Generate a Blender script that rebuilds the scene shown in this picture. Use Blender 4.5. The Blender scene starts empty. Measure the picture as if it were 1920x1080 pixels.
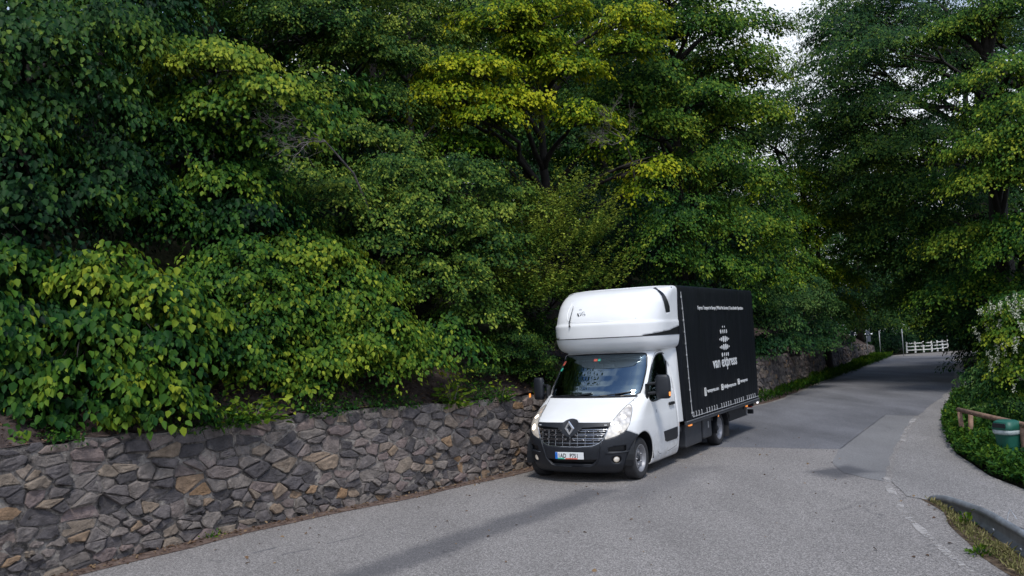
import bpy, bmesh, math, random
import numpy as np
from mathutils import Vector, Matrix, noise as mnoise
SC = bpy.context.scene
COL = SC.collection
PI = math.pi
R_ = math.radians
random.seed(7)
rng = np.random.default_rng(11)

# ------------------------------------------------------------------ camera
F_PX, CAM_H, PITCH, ROLL = 1647.4, 2.472, R_(3.186), R_(2.933)
cd = bpy.data.cameras.new('camera')
cam = bpy.data.objects.new('camera', cd)
COL.objects.link(cam)
CAM_R = Matrix.Rotation(PI / 2 + PITCH, 3, 'X') @ Matrix.Rotation(-ROLL, 3, 'Z')
cam.matrix_world = Matrix.Translation((0, 0, CAM_H)) @ CAM_R.to_4x4()
cd.sensor_width = 36.0
cd.lens = 36.0 * F_PX / 1920.0
cd.clip_start = 0.1
cd.clip_end = 3000
SC.camera = cam

# ------------------------------------------------------------------ sky, sun, exposure
SUN_EL, SUN_AZ = R_(60), R_(176)          # azimuth clockwise from +Y: behind the camera
w = bpy.data.worlds.new("World")
SC.world = w
w.use_nodes = True
nt = w.node_tree
nt.nodes.clear()
wo = nt.nodes.new('ShaderNodeOutputWorld')
bg = nt.nodes.new('ShaderNodeBackground')
sky = nt.nodes.new('ShaderNodeTexSky')
sky.sky_type = 'NISHITA'
sky.sun_disc = False
sky.sun_elevation = SUN_EL
sky.sun_rotation = SUN_AZ
sky.dust_density = 1.5
tcw = nt.nodes.new('ShaderNodeTexCoord')
mpw = nt.nodes.new('ShaderNodeMapping')
mpw.inputs['Scale'].default_value = (1.0, 1.0, 2.2)
nzw = nt.nodes.new('ShaderNodeTexNoise')
nzw.inputs['Scale'].default_value = 2.3
nzw.inputs['Detail'].default_value = 7
nzw.inputs['Roughness'].default_value = 0.55
crw = nt.nodes.new('ShaderNodeValToRGB')
crw.color_ramp.elements[0].position = 0.27
crw.color_ramp.elements[1].position = 0.42
mxw = nt.nodes.new('ShaderNodeMix')
mxw.data_type = 'RGBA'
mxw.inputs['B'].default_value = (10.5, 11.2, 12.2, 1)     # bright white cloud in the sky's own units
nt.links.new(tcw.outputs['Generated'], mpw.inputs['Vector'])
nt.links.new(mpw.outputs['Vector'], nzw.inputs['Vector'])
sxw = nt.nodes.new('ShaderNodeSeparateXYZ')
nt.links.new(tcw.outputs['Generated'], sxw.inputs['Vector'])
mmw = nt.nodes.new('ShaderNodeMath')
mmw.operation = 'MULTIPLY_ADD'                                # clouds thin out overhead, where the sky is blue
mmw.inputs[1].default_value = -0.30
mmw.use_clamp = False
nt.links.new(sxw.outputs['Z'], mmw.inputs[0])
nt.links.new(nzw.outputs['Fac'], mmw.inputs[2])
nt.links.new(mmw.outputs[0], crw.inputs['Fac'])
nt.links.new(crw.outputs['Color'], mxw.inputs['Factor'])
deep = nt.nodes.new('ShaderNodeVectorMath')                  # clear, saturated blue between the clouds
deep.operation = 'MULTIPLY'
deep.inputs[1].default_value = (1.2, 1.5, 1.8)
nt.links.new(sky.outputs['Color'], deep.inputs[0])
nt.links.new(deep.outputs['Vector'], mxw.inputs['A'])
nt.links.new(mxw.outputs['Result'], bg.inputs['Color'])
nt.links.new(bg.outputs['Background'], wo.inputs['Surface'])
bg.inputs['Strength'].default_value = 0.085

sd = bpy.data.lights.new('sun', 'SUN')
sd.energy = 2.5
sd.angle = R_(12)
sd.color = (1.0, 0.95, 0.87)
sun = bpy.data.objects.new('sun', sd)
COL.objects.link(sun)
sdir = Vector((math.sin(SUN_AZ) * math.cos(SUN_EL), math.cos(SUN_AZ) * math.cos(SUN_EL), math.sin(SUN_EL)))
sun.rotation_euler = sdir.to_track_quat('Z', 'Y').to_euler()
sun.location = (0, 0, 40)
vs = SC.view_settings
vs.view_transform = 'Standard'
vs.look = 'None'
vs.exposure = 0.2
vs.gamma = 1
SC.cycles.max_bounces = 5
SC.cycles.diffuse_bounces = 3
SC.cycles.glossy_bounces = 3
SC.cycles.transmission_bounces = 4
SC.cycles.transparent_max_bounces = 8
SC.cycles.use_denoising = True

# ------------------------------------------------------------------ coordinates taken off the photograph
def ray(px, py):
    return CAM_R @ Vector(((px - 960) / F_PX, -(py - 540) / F_PX, -1.0))
def at(px, py, Y):
    d = ray(px, py)
    return Vector((0, 0, CAM_H)) + d * (Y / d.y)
def zg(Y):
    if Y < 26: return 0.0
    if Y < 38: return -.015 * (Y - 26) ** 2 / 24
    return -.015 * (6 + Y - 38)
def G(px, py):
    d = ray(px, py); z = 0.0
    for _ in range(60):
        t = (z - CAM_H) / d.z
        z = .5 * z + .5 * zg(d.y * t)
    return Vector((d.x * t, d.y * t, z))

# ------------------------------------------------------------------ tagging
def tag(o, label=None, cat=None, group=None, kind=None):
    if label: o['label'] = label
    if cat: o['category'] = cat
    if group: o['group'] = group
    if kind: o['kind'] = kind
    return o
def empty(name, loc, rz=0.0):
    o = bpy.data.objects.new(name, None)
    o.empty_display_size = .3
    COL.objects.link(o)
    o.location = loc
    o.rotation_euler = (0, 0, rz)
    return o
def thing(name, label, cat, loc=(0, 0, 0), rz=0.0, group=None):
    return tag(empty(name, loc, rz), label, cat, group)
def copy_tree(o, parent=None):
    c = o.copy()
    COL.objects.link(c)
    c.parent = parent
    for ch in list(o.children):
        copy_tree(ch, c)
    return c

# ------------------------------------------------------------------ mesh helpers
def link_mesh(name, V, Fc, mats, parent=None, smooth=False, mi=None):
    me = bpy.data.meshes.new(name)
    me.from_pydata([tuple(map(float, v)) for v in V], [], Fc)
    o = bpy.data.objects.new(name, me)
    for m in (mats if isinstance(mats, (list, tuple)) else [mats]):
        me.materials.append(m)
    if mi is not None:
        me.polygons.foreach_set('material_index', mi)
    if smooth:
        me.polygons.foreach_set('use_smooth', [True] * len(me.polygons))
    me.update()
    COL.objects.link(o)
    o.parent = parent
    return o

class MB:
    """collects simple shapes and links them as one mesh"""
    def __init__(s): s.V = []; s.F = []
    def add(s, V, Fc):
        b = len(s.V); s.V += [tuple(v) for v in V]; s.F += [tuple(b + i for i in f) for f in Fc]
        return s
    def box(s, c, d, M=None):
        x, y, z = d[0] / 2, d[1] / 2, d[2] / 2
        V = [Vector((i * x, j * y, k * z)) for i in (-1, 1) for j in (-1, 1) for k in (-1, 1)]
        if M is not None: V = [M @ v for v in V]
        V = [v + Vector(c) for v in V]
        return s.add(V, [(0, 1, 3, 2), (4, 6, 7, 5), (0, 4, 5, 1), (2, 3, 7, 6), (0, 2, 6, 4), (1, 5, 7, 3)])
    def prism(s, poly, axis, a, b):
        """poly in the two other axes (cyclic order), from a to b along axis"""
        n = len(poly); V = []
        for h in (a, b):
            for p in poly:
                v = [0, 0, 0]; v[axis] = h
                o = [i for i in range(3) if i != axis]
                v[o[0]], v[o[1]] = p
                V.append(v)
        Fc = [tuple(range(n))[::-1], tuple(range(n, 2 * n))] + [(i, (i + 1) % n, n + (i + 1) % n, n + i) for i in range(n)]
        return s.add(V, Fc)
    def tube(s, pts, rad, seg=8, cap=True, flat=1.0):
        pts = [Vector(p) for p in pts]; n = len(pts)
        if not hasattr(rad, '__len__'): rad = [rad] * n
        V = []
        ref = Vector((0, 0, 1))
        t0 = (pts[-1] - pts[0]).normalized()
        if abs(t0.dot(ref)) > .9: ref = Vector((1, 0, 0))
        for i, p in enumerate(pts):
            t = (pts[min(i + 1, n - 1)] - pts[max(i - 1, 0)])
            t = t.normalized() if t.length > 1e-9 else t0
            u = t.cross(ref)
            u = u.normalized() if u.length > 1e-6 else Vector((1, 0, 0))
            v = t.cross(u).normalized()
            for k in range(seg):
                a = 2 * PI * k / seg
                V.append(p + (u * math.cos(a) + v * math.sin(a) * flat) * rad[i])
        Fc = [(i * seg + k, i * seg + (k + 1) % seg, (i + 1) * seg + (k + 1) % seg, (i + 1) * seg + k) for i in range(n - 1) for k in range(seg)]
        if cap: Fc += [tuple(range(seg))[::-1], tuple(range((n - 1) * seg, n * seg))]
        return s.add(V, Fc)
    def lathe(s, prof, c=(0, 0, 0), axis=1, seg=32, close=False):
        """prof: (r, h) list, h along axis"""
        n = len(prof); V = []
        o = [i for i in range(3) if i != axis]
        for r, h in prof:
            for k in range(seg):
                a = 2 * PI * k / seg
                v = [c[0], c[1], c[2]]
                v[axis] += h; v[o[0]] += r * math.cos(a); v[o[1]] += r * math.sin(a)
                V.append(v)
        Fc = [(i * seg + k, i * seg + (k + 1) % seg, ((i + 1) % n) * seg + (k + 1) % seg, ((i + 1) % n) * seg + k)
              for i in range(n if close else n - 1) for k in range(seg)]
        return s.add(V, Fc)
    def build(s, name, mat, parent=None, smooth=False, bevel=0, seg=2):
        o = link_mesh(name, s.V, s.F, mat, parent, smooth)
        bm = bmesh.new(); bm.from_mesh(o.data)
        bmesh.ops.recalc_face_normals(bm, faces=bm.faces)
        bm.to_mesh(o.data); bm.free()
        if smooth:
            o.data.polygons.foreach_set('use_smooth', [True] * len(o.data.polygons))
        if bevel:
            m = o.modifiers.new('bevel', 'BEVEL'); m.width = bevel; m.segments = seg; m.limit_method = 'ANGLE'
            m.angle_limit = R_(35)
        return o

def text_mesh(name, s, size, M, mat, parent, xs=1.0, bold=0.0, depth=.002, align='LEFT', sp=1.0):
    """lettering as a thin mesh; M maps the text's own x (reading), y (up) into the thing's frame"""
    cu = bpy.data.curves.new(name, 'FONT')
    cu.body = s; cu.size = size; cu.extrude = depth; cu.offset = bold; cu.align_x = align; cu.space_character = sp
    cu.resolution_u = 4
    t = bpy.data.objects.new(name, cu)
    COL.objects.link(t)
    bpy.context.view_layer.update()
    me = bpy.data.meshes.new_from_object(t)
    COL.objects.unlink(t); bpy.data.objects.remove(t)
    me.transform(M @ Matrix.Diagonal((xs, 1, 1, 1)))
    me.materials.clear(); me.materials.append(mat)
    o = bpy.data.objects.new(name, me)
    COL.objects.link(o); o.parent = parent
    return o

# ------------------------------------------------------------------ materials
def mat_new(name):
    m = bpy.data.materials.new(name); m.use_nodes = True
    n = m.node_tree.nodes; b = n['Principled BSDF']
    return m, n, m.node_tree.links, b
def noise_node(n, l, scale, detail=4, rough=.5, coord='Object', vec=None, dist=0):
    if vec is None:
        tc = n.new('ShaderNodeTexCoord'); vec = tc.outputs[coord]
    z = n.new('ShaderNodeTexNoise')
    z.inputs['Scale'].default_value = scale; z.inputs['Detail'].default_value = detail
    z.inputs['Roughness'].default_value = rough; z.inputs['Distortion'].default_value = dist
    l.new(vec, z.inputs['Vector'])
    return z
def ramp(n, l, fac, stops):
    r = n.new('ShaderNodeValToRGB'); e = r.color_ramp.elements
    while len(e) < len(stops): e.new(.5)
    for i, (p, c) in enumerate(stops):
        e[i].position = p; e[i].color = (c[0], c[1], c[2], 1) if hasattr(c, '__len__') else (c, c, c, 1)
    l.new(fac, r.inputs['Fac'])
    return r
def mixc(n, l, fac, a, b, mode='MIX'):
    m = n.new('ShaderNodeMix'); m.data_type = 'RGBA'; m.blend_type = mode
    for k, v in (('Factor', fac), ('A', a), ('B', b)):
        if hasattr(v, 'is_linked') or hasattr(v, 'links'): l.new(v, m.inputs[k])
        else: m.inputs[k].default_value = v if k == 'Factor' else (v[0], v[1], v[2], 1)
    return m.outputs['Result']
def bump(n, l, b, h, strength=.3, dist=.01):
    u = n.new('ShaderNodeBump'); u.inputs['Strength'].default_value = strength; u.inputs['Distance'].default_value = dist
    l.new(h, u.inputs['Height']); l.new(u.outputs['Normal'], b.inputs['Normal'])
def simple(name, col, rough=.5, metal=0, var=.12, scale=12, spec=.5, coat=0, bumps=0):
    m, n, l, b = mat_new(name)
    z = noise_node(n, l, scale, 5)
    lo = [max(0, c * (1 - var)) for c in col]; hi = [min(1, c * (1 + var)) for c in col]
    r = ramp(n, l, z.outputs['Fac'], [(.3, lo), (.7, hi)])
    l.new(r.outputs['Color'], b.inputs['Base Color'])
    b.inputs['Roughness'].default_value = rough; b.inputs['Metallic'].default_value = metal
    b.inputs['Specular IOR Level'].default_value = spec; b.inputs['Coat Weight'].default_value = coat
    if bumps: bump(n, l, b, z.outputs['Fac'], bumps, .01)
    return m
def emis(name, col, s):
    m, n, l, b = mat_new(name)
    b.inputs['Base Color'].default_value = (*col, 1); b.inputs['Emission Color'].default_value = (*col, 1)
    b.inputs['Emission Strength'].default_value = s
    return m
def leaf_mat(name, stops, trans=.25, rough=.55):
    m, n, l, b = mat_new(name)
    a = n.new('ShaderNodeAttribute'); a.attribute_name = 'tint'
    r = ramp(n, l, a.outputs['Fac'], stops)
    l.new(r.outputs['Color'], b.inputs['Base Color'])
    b.inputs['Roughness'].default_value = rough; b.inputs['Specular IOR Level'].default_value = .10
    t = n.new('ShaderNodeBsdfTranslucent')
    hs = n.new('ShaderNodeHueSaturation'); hs.inputs['Hue'].default_value = .485; hs.inputs['Value'].default_value = 1.3
    l.new(r.outputs['Color'], hs.inputs['Color']); l.new(hs.outputs['Color'], t.inputs['Color'])
    mx = n.new('ShaderNodeMixShader'); mx.inputs[0].default_value = trans
    l.new(b.outputs[0], mx.inputs[1]); l.new(t.outputs[0], mx.inputs[2])
    l.new(mx.outputs[0], n['Material Output'].inputs['Surface'])
    return m
M = {}
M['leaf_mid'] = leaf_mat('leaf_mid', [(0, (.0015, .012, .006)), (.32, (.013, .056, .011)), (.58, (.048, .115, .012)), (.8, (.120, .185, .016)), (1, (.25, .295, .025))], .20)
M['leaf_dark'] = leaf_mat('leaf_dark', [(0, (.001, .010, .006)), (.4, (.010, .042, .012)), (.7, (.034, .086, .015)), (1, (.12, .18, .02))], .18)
M['leaf_yellow'] = leaf_mat('leaf_yellow', [(0, (.003, .020, .004)), (.35, (.020, .070, .005)), (.62, (.095, .165, .006)), (.82, (.22, .275, .010)), (1, (.36, .37, .014))], .25)
M['leaf_pale'] = leaf_mat('leaf_pale', [(0, (.002, .015, .006)), (.36, (.014, .052, .011)), (.65, (.060, .118, .016)), (.85, (.15, .205, .025)), (1, (.27, .32, .045))], .2)
M['leaf_teal'] = leaf_mat('leaf_teal', [(0, (.001, .011, .008)), (.45, (.011, .048, .017)), (.8, (.05, .11, .024)), (1, (.10, .16, .04))], .18)
M['blossom'] = simple('blossom', (.42, .44, .34), .7, var=.15)
M['bark'] = simple('bark', (.016, .013, .012), .9, var=.5, scale=9, bumps=.6)
M['bark_grey'] = simple('bark_grey', (.16, .14, .14), .85, var=.35, scale=20, bumps=.3)

def mat_asphalt(name, base, spread, blotch, stains_shade=True, tintc=(1, .99, 1.0), grain=1.0):
    m, n, l, b = mat_new(name)
    tc = n.new('ShaderNodeTexCoord'); P = tc.outputs['Object']
    v = n.new('ShaderNodeTexVoronoi'); v.inputs['Scale'].default_value = 85 / grain; l.new(P, v.inputs['Vector'])
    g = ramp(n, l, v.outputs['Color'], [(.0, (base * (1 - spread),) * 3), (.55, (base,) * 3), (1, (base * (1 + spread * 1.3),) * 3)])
    f = noise_node(n, l, 28, 6, .75, vec=P)
    f2 = ramp(n, l, f.outputs['Fac'], [(.3, .72), (.7, 1.25)])
    c = mixc(n, l, 1.0, g.outputs['Color'], f2.outputs['Color'], 'MULTIPLY')
    mp = n.new('ShaderNodeMapping'); mp.inputs['Rotation'].default_value = (0, 0, R_(-32)); mp.inputs['Scale'].default_value = (1, .28, 1)
    l.new(P, mp.inputs['Vector'])
    z = noise_node(n, l, .9, 5, .55, vec=mp.outputs['Vector'])
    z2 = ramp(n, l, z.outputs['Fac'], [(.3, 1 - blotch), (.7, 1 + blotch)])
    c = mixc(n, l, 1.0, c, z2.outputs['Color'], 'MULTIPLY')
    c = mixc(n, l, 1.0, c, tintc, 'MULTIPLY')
    if stains_shade:
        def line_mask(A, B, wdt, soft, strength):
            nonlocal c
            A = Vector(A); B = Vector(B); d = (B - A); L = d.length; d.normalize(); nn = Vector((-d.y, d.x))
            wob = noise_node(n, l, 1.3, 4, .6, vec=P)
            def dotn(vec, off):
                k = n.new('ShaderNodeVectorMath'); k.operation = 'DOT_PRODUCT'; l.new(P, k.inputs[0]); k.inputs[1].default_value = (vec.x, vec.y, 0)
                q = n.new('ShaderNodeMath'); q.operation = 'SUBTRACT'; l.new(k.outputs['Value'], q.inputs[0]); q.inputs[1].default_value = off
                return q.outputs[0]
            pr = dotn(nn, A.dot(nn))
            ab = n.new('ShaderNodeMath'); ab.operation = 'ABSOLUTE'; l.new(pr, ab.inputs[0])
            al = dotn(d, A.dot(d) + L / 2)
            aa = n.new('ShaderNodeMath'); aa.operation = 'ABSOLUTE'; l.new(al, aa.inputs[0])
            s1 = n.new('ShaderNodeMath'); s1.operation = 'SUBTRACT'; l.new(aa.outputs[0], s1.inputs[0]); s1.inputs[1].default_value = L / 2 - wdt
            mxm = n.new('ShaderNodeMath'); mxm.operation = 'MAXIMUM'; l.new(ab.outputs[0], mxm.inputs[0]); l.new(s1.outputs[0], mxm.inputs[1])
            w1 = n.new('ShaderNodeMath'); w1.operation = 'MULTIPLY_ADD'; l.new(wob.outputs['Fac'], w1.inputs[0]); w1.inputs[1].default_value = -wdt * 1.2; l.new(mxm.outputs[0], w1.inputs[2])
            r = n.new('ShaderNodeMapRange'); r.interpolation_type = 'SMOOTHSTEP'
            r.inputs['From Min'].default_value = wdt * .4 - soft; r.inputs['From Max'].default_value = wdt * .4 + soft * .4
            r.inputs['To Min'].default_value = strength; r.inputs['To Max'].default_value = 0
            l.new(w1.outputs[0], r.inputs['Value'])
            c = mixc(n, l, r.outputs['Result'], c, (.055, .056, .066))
        for s in stains_shade if isinstance(stains_shade, list) else []: line_mask(*s)
    if stains_shade:                                     # fine branching cracks, only in places
        wv = noise_node(n, l, 2.2, 5, .7, vec=P)
        sc_ = n.new('ShaderNodeVectorMath'); sc_.operation = 'MULTIPLY_ADD'; l.new(wv.outputs['Color'], sc_.inputs[0]); sc_.inputs[1].default_value = (.9, .9, 0); l.new(P, sc_.inputs[2])
        ve = n.new('ShaderNodeTexVoronoi'); ve.feature = 'DISTANCE_TO_EDGE'; ve.inputs['Scale'].default_value = .42; l.new(sc_.outputs['Vector'], ve.inputs['Vector'])
        r1 = ramp(n, l, ve.outputs['Distance'], [(.0, 1.0), (.006, 0.0)])
        mk = noise_node(n, l, .35, 3, .5, vec=P); r2 = ramp(n, l, mk.outputs['Fac'], [(.50, 0.0), (.58, .65)])
        c = mixc(n, l, mixc(n, l, 1.0, r1.outputs['Color'], r2.outputs['Color'], 'MULTIPLY'), c, (.05, .05, .055))
        dz = noise_node(n, l, 5.5, 6, .7, vec=P); r3 = ramp(n, l, dz.outputs['Fac'], [(.64, 0.0), (.74, .28)])
        c = mixc(n, l, r3.outputs['Color'], c, (.09, .085, .085))
    l.new(c, b.inputs['Base Color'])
    b.inputs['Roughness'].default_value = .82; b.inputs['Specular IOR Level'].default_value = .35
    bump(n, l, b, v.outputs['Distance'], .5, .006)
    return m
STAINS_AND_SHADE = [((-3.2, 7.6), (1.3, 14.1), .36, .25, .62), ((4.75, 14.35), (5.75, 14.75), .50, .30, .8), ((1.4, 12.9), (3.2, 16.0), .5, .5, .35),  # stained lane, painted patch of shade, darker band along the van's left side
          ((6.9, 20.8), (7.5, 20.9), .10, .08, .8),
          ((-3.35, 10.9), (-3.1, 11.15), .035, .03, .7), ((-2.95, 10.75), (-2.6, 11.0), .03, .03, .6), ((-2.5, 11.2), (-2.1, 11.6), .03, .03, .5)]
M['asphalt'] = mat_asphalt('asphalt', .20, .66, .13, STAINS_AND_SHADE, (1.05, .985, .96))
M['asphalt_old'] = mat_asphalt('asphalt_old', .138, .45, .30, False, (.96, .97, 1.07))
M['asphalt_new'] = mat_asphalt('asphalt_new', .175, .34, .14, STAINS_AND_SHADE[1:2], (1, .99, 1.02), .7)  # carries only the painted patch of shade
M['footpath'] = mat_asphalt('footpath', .20, .65, .18, False, (1.04, .99, .98))
def mat_soil(name, a, bcol, c3, scale=7):
    m, n, l, b = mat_new(name)
    z = noise_node(n, l, scale, 9, .7)
    r = ramp(n, l, z.outputs['Fac'], [(.3, a), (.52, bcol), (.72, c3)])
    l.new(r.outputs['Color'], b.inputs['Base Color']); b.inputs['Roughness'].default_value = 1; b.inputs['Specular IOR Level'].default_value = .05
    z2 = noise_node(n, l, scale * 3, 6, .7)
    bump(n, l, b, z2.outputs['Fac'], .8, .04)
    return m
M['soil'] = mat_soil('soil', (.022, .017, .015), (.075, .058, .055), (.15, .12, .11))
M['forest_floor'] = mat_soil('forest_floor', (.004, .005, .003), (.010, .012, .007), (.022, .021, .013), 3)
M['verge_soil'] = mat_soil('verge_soil', (.05, .037, .03), (.12, .09, .065), (.22, .18, .13), 9)
M['wall_foot'] = mat_soil('wall_foot', (.06, .045, .04), (.14, .10, .085), (.24, .19, .16), 8)
def mat_stone():
    m, n, l, b = mat_new('wall_stone')
    a = n.new('ShaderNodeAttribute'); a.attribute_name = 'tint'
    r = ramp(n, l, a.outputs['Fac'], [(0, (.052, .047, .050)), (.2, (.085, .076, .080)), (.40, (.125, .109, .106)), (.58, (.165, .143, .130)),
                                     (.74, (.160, .122, .117)), (.84, (.185, .150, .120)), (.94, (.20, .148, .108)), (1, (.235, .145, .08))])
    z = noise_node(n, l, 7, 9, .7)
    k = ramp(n, l, z.outputs['Fac'], [(.25, .55), (.5, 1.15), (.78, 1.95)])
    c = mixc(n, l, 1.0, r.outputs['Color'], k.outputs['Color'], 'MULTIPLY')
    z3 = noise_node(n, l, 2.1, 7, .65)
    k3 = ramp(n, l, z3.outputs['Fac'], [(.62, 0.0), (.72, .75)])
    c = mixc(n, l, k3.outputs['Color'], c, (.27, .25, .225))
    l.new(c, b.inputs['Base Color']); b.inputs['Roughness'].default_value = .9
    z2 = noise_node(n, l, 16, 8, .7)
    bump(n, l, b, z2.outputs['Fac'], 1.0, .05)
    return m
M['stone'] = mat_stone()
def mat_mortar():
    m, n, l, b = mat_new('wall_mortar')
    z = noise_node(n, l, 5, 8, .7)
    r = ramp(n, l, z.outputs['Fac'], [(.38, (.018, .016, .016)), (.48, (.10, .088, .083)), (.60, (.26, .235, .215)), (.75, (.40, .37, .34))])
    l.new(r.outputs['Color'], b.inputs['Base Color']); b.inputs['Roughness'].default_value = .95
    z2 = noise_node(n, l, 22, 8, .75)
    bump(n, l, b, z2.outputs['Fac'], 1.0, .03)
    return m
M['mortar'] = mat_mortar()
# van
def mat_paint():
    m, n, l, b = mat_new('white_paint')
    tc = n.new('ShaderNodeTexCoord'); z = noise_node(n, l, 3, 5, vec=tc.outputs['Object'])
    r = ramp(n, l, z.outputs['Fac'], [(.3, (.775, .785, .80)), (.7, (.81, .82, .84))])
    sp = n.new('ShaderNodeSeparateXYZ'); l.new(tc.outputs['Object'], sp.inputs[0])
    mr = n.new('ShaderNodeMapRange'); mr.inputs['From Min'].default_value = .95; mr.inputs['From Max'].default_value = .2; l.new(sp.outputs['Z'], mr.inputs['Value'])
    g = noise_node(n, l, 9, 8, .75, vec=tc.outputs['Object']); gr = ramp(n, l, g.outputs['Fac'], [(.35, 0.0), (.75, .8)])
    k = mixc(n, l, 1.0, gr.outputs['Color'], mr.outputs['Result'], 'MULTIPLY')
    l.new(mixc(n, l, k, r.outputs['Color'], (.30, .27, .24)), b.inputs['Base Color'])      # road film low on the doors
    b.inputs['Roughness'].default_value = .28; b.inputs['Coat Weight'].default_value = .4
    return m
M['paint'] = mat_paint()
M['pod_paint'] = simple('pod_gelcoat', (.79, .80, .82), .33, var=.03, scale=2.5, coat=.2)
M['plastic'] = simple('dark_plastic', (.012, .0145, .021), .50, var=.2, scale=30)
M['plastic_blk'] = simple('black_plastic', (.008, .009, .012), .38, var=.2)
M['rubber'] = simple('tyre_rubber', (.022, .022, .025), .78, var=.3, scale=25)
M['rim'] = simple('steel_rim', (.30, .30, .32), .42, .5, var=.2, scale=18)
M['chrome'] = simple('chrome', (.50, .51, .54), .24, 1.0, var=.05)
M['chassis'] = simple('chassis_black', (.014, .015, .019), .6, var=.4, scale=8)
M['toolbox'] = simple('toolbox_grey', (.035, .038, .046), .5, var=.2, scale=6)
M['alu'] = simple('aluminium_rail', (.42, .43, .46), .4, .8, var=.15)
M['seam'] = simple('seam_shadow_gap', (.05, .05, .055), .9)
M['interior'] = simple('cab_interior', (.025, .026, .030), .7, var=.25)
M['seat'] = simple('seat_cloth', (.045, .05, .065), .9, var=.3)
M['white_sign'] = simple('white_lettering', (.66, .67, .68), .5, var=.03)
M['grey_mark'] = simple('grey_mark', (.40, .41, .43), .5)
M['orange'] = emis('orange_marker', (.9, .30, .06), .8)
M['red'] = simple('red_lens', (.35, .03, .02), .3)
M['black_print'] = simple('black_print', (.01, .01, .012), .5)
M['plate_blue'] = simple('plate_blue', (.02, .16, .60), .4)
M['plate_white'] = simple('plate_white', (.74, .76, .78), .4, var=.03)
M['sticker_red'] = simple('sticker_red', (.60, .12, .08), .5)
M['sticker_green'] = simple('sticker_green', (.05, .42, .30), .5)
M['lamp_white'] = emis('outline_lamp_white', (1, 1, 1), 1.0)
M['head_on'] = emis('headlamp_on', (1.0, .86, .68), 3.2)
M['emblem'] = simple('emblem_metal', (.72, .73, .75), .3, .7, var=.03)
M['mirror_glass'] = simple('mirror_glass', (.6, .62, .65), .05, 1.0, var=.02)
def mat_glass(name, tint, ior, rough=.0):
    m, n, l, b = mat_new(name); n.remove(b)
    tr = n.new('ShaderNodeBsdfTransparent'); tr.inputs['Color'].default_value = (*tint, 1)
    gl = n.new('ShaderNodeBsdfGlossy'); gl.inputs['Roughness'].default_value = rough; gl.inputs['Color'].default_value = (.70, .88, 1.0, 1)
    fr = n.new('ShaderNodeFresnel'); fr.inputs['IOR'].default_value = ior
    mx = n.new('ShaderNodeMixShader')
    l.new(fr.outputs[0], mx.inputs[0]); l.new(tr.outputs[0], mx.inputs[1]); l.new(gl.outputs[0], mx.inputs[2])
    l.new(mx.outputs[0], n['Material Output'].inputs['Surface'])
    return m
M['windscreen'] = mat_glass('windscreen_glass', (.16, .21, .25), 3.0)
M['side_glass'] = mat_glass('side_glass', (.22, .26, .28), 1.6)
def mat_headlight():
    m, n, l, b = mat_new('headlamp_lens')
    b.inputs['Base Color'].default_value = (.72, .70, .66, 1); b.inputs['Roughness'].default_value = .12
    v = n.new('ShaderNodeTexVoronoi'); v.inputs['Scale'].default_value = 14
    tc = n.new('ShaderNodeTexCoord'); l.new(tc.outputs['Object'], v.inputs['Vector'])
    r = ramp(n, l, v.outputs['Distance'], [(.1, (.80, .76, .70)), (.5, (.55, .54, .52)), (.9, (.30, .29, .29))])
    l.new(r.outputs['Color'], b.inputs['Base Color'])
    b.inputs['Coat Weight'].default_value = 1.0; b.inputs['Metallic'].default_value = .35
    b.inputs['Emission Color'].default_value = (1, .87, .72, 1); b.inputs['Emission Strength'].default_value = .22
    bump(n, l, b, v.outputs['Distance'], .5, .02)
    return m
M['headlamp'] = mat_headlight()
def mat_tarp():
    m, n, l, b = mat_new('black_tarpaulin')
    mp = n.new('ShaderNodeMapping'); mp.inputs['Scale'].default_value = (2.2, 2.2, .35)
    tc = n.new('ShaderNodeTexCoord'); l.new(tc.outputs['Object'], mp.inputs['Vector'])
    z = noise_node(n, l, 1.6, 5, .55, vec=mp.outputs['Vector'])
    r = ramp(n, l, z.outputs['Fac'], [(.3, (.0030, .0042, .0068)), (.7, (.0050, .0066, .0105))])
    l.new(r.outputs['Color'], b.inputs['Base Color'])
    b.inputs['Roughness'].default_value = .46; b.inputs['Specular IOR Level'].default_value = .17
    bump(n, l, b, z.outputs['Fac'], .5, .07)
    return m
M['tarp'] = mat_tarp()
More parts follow.
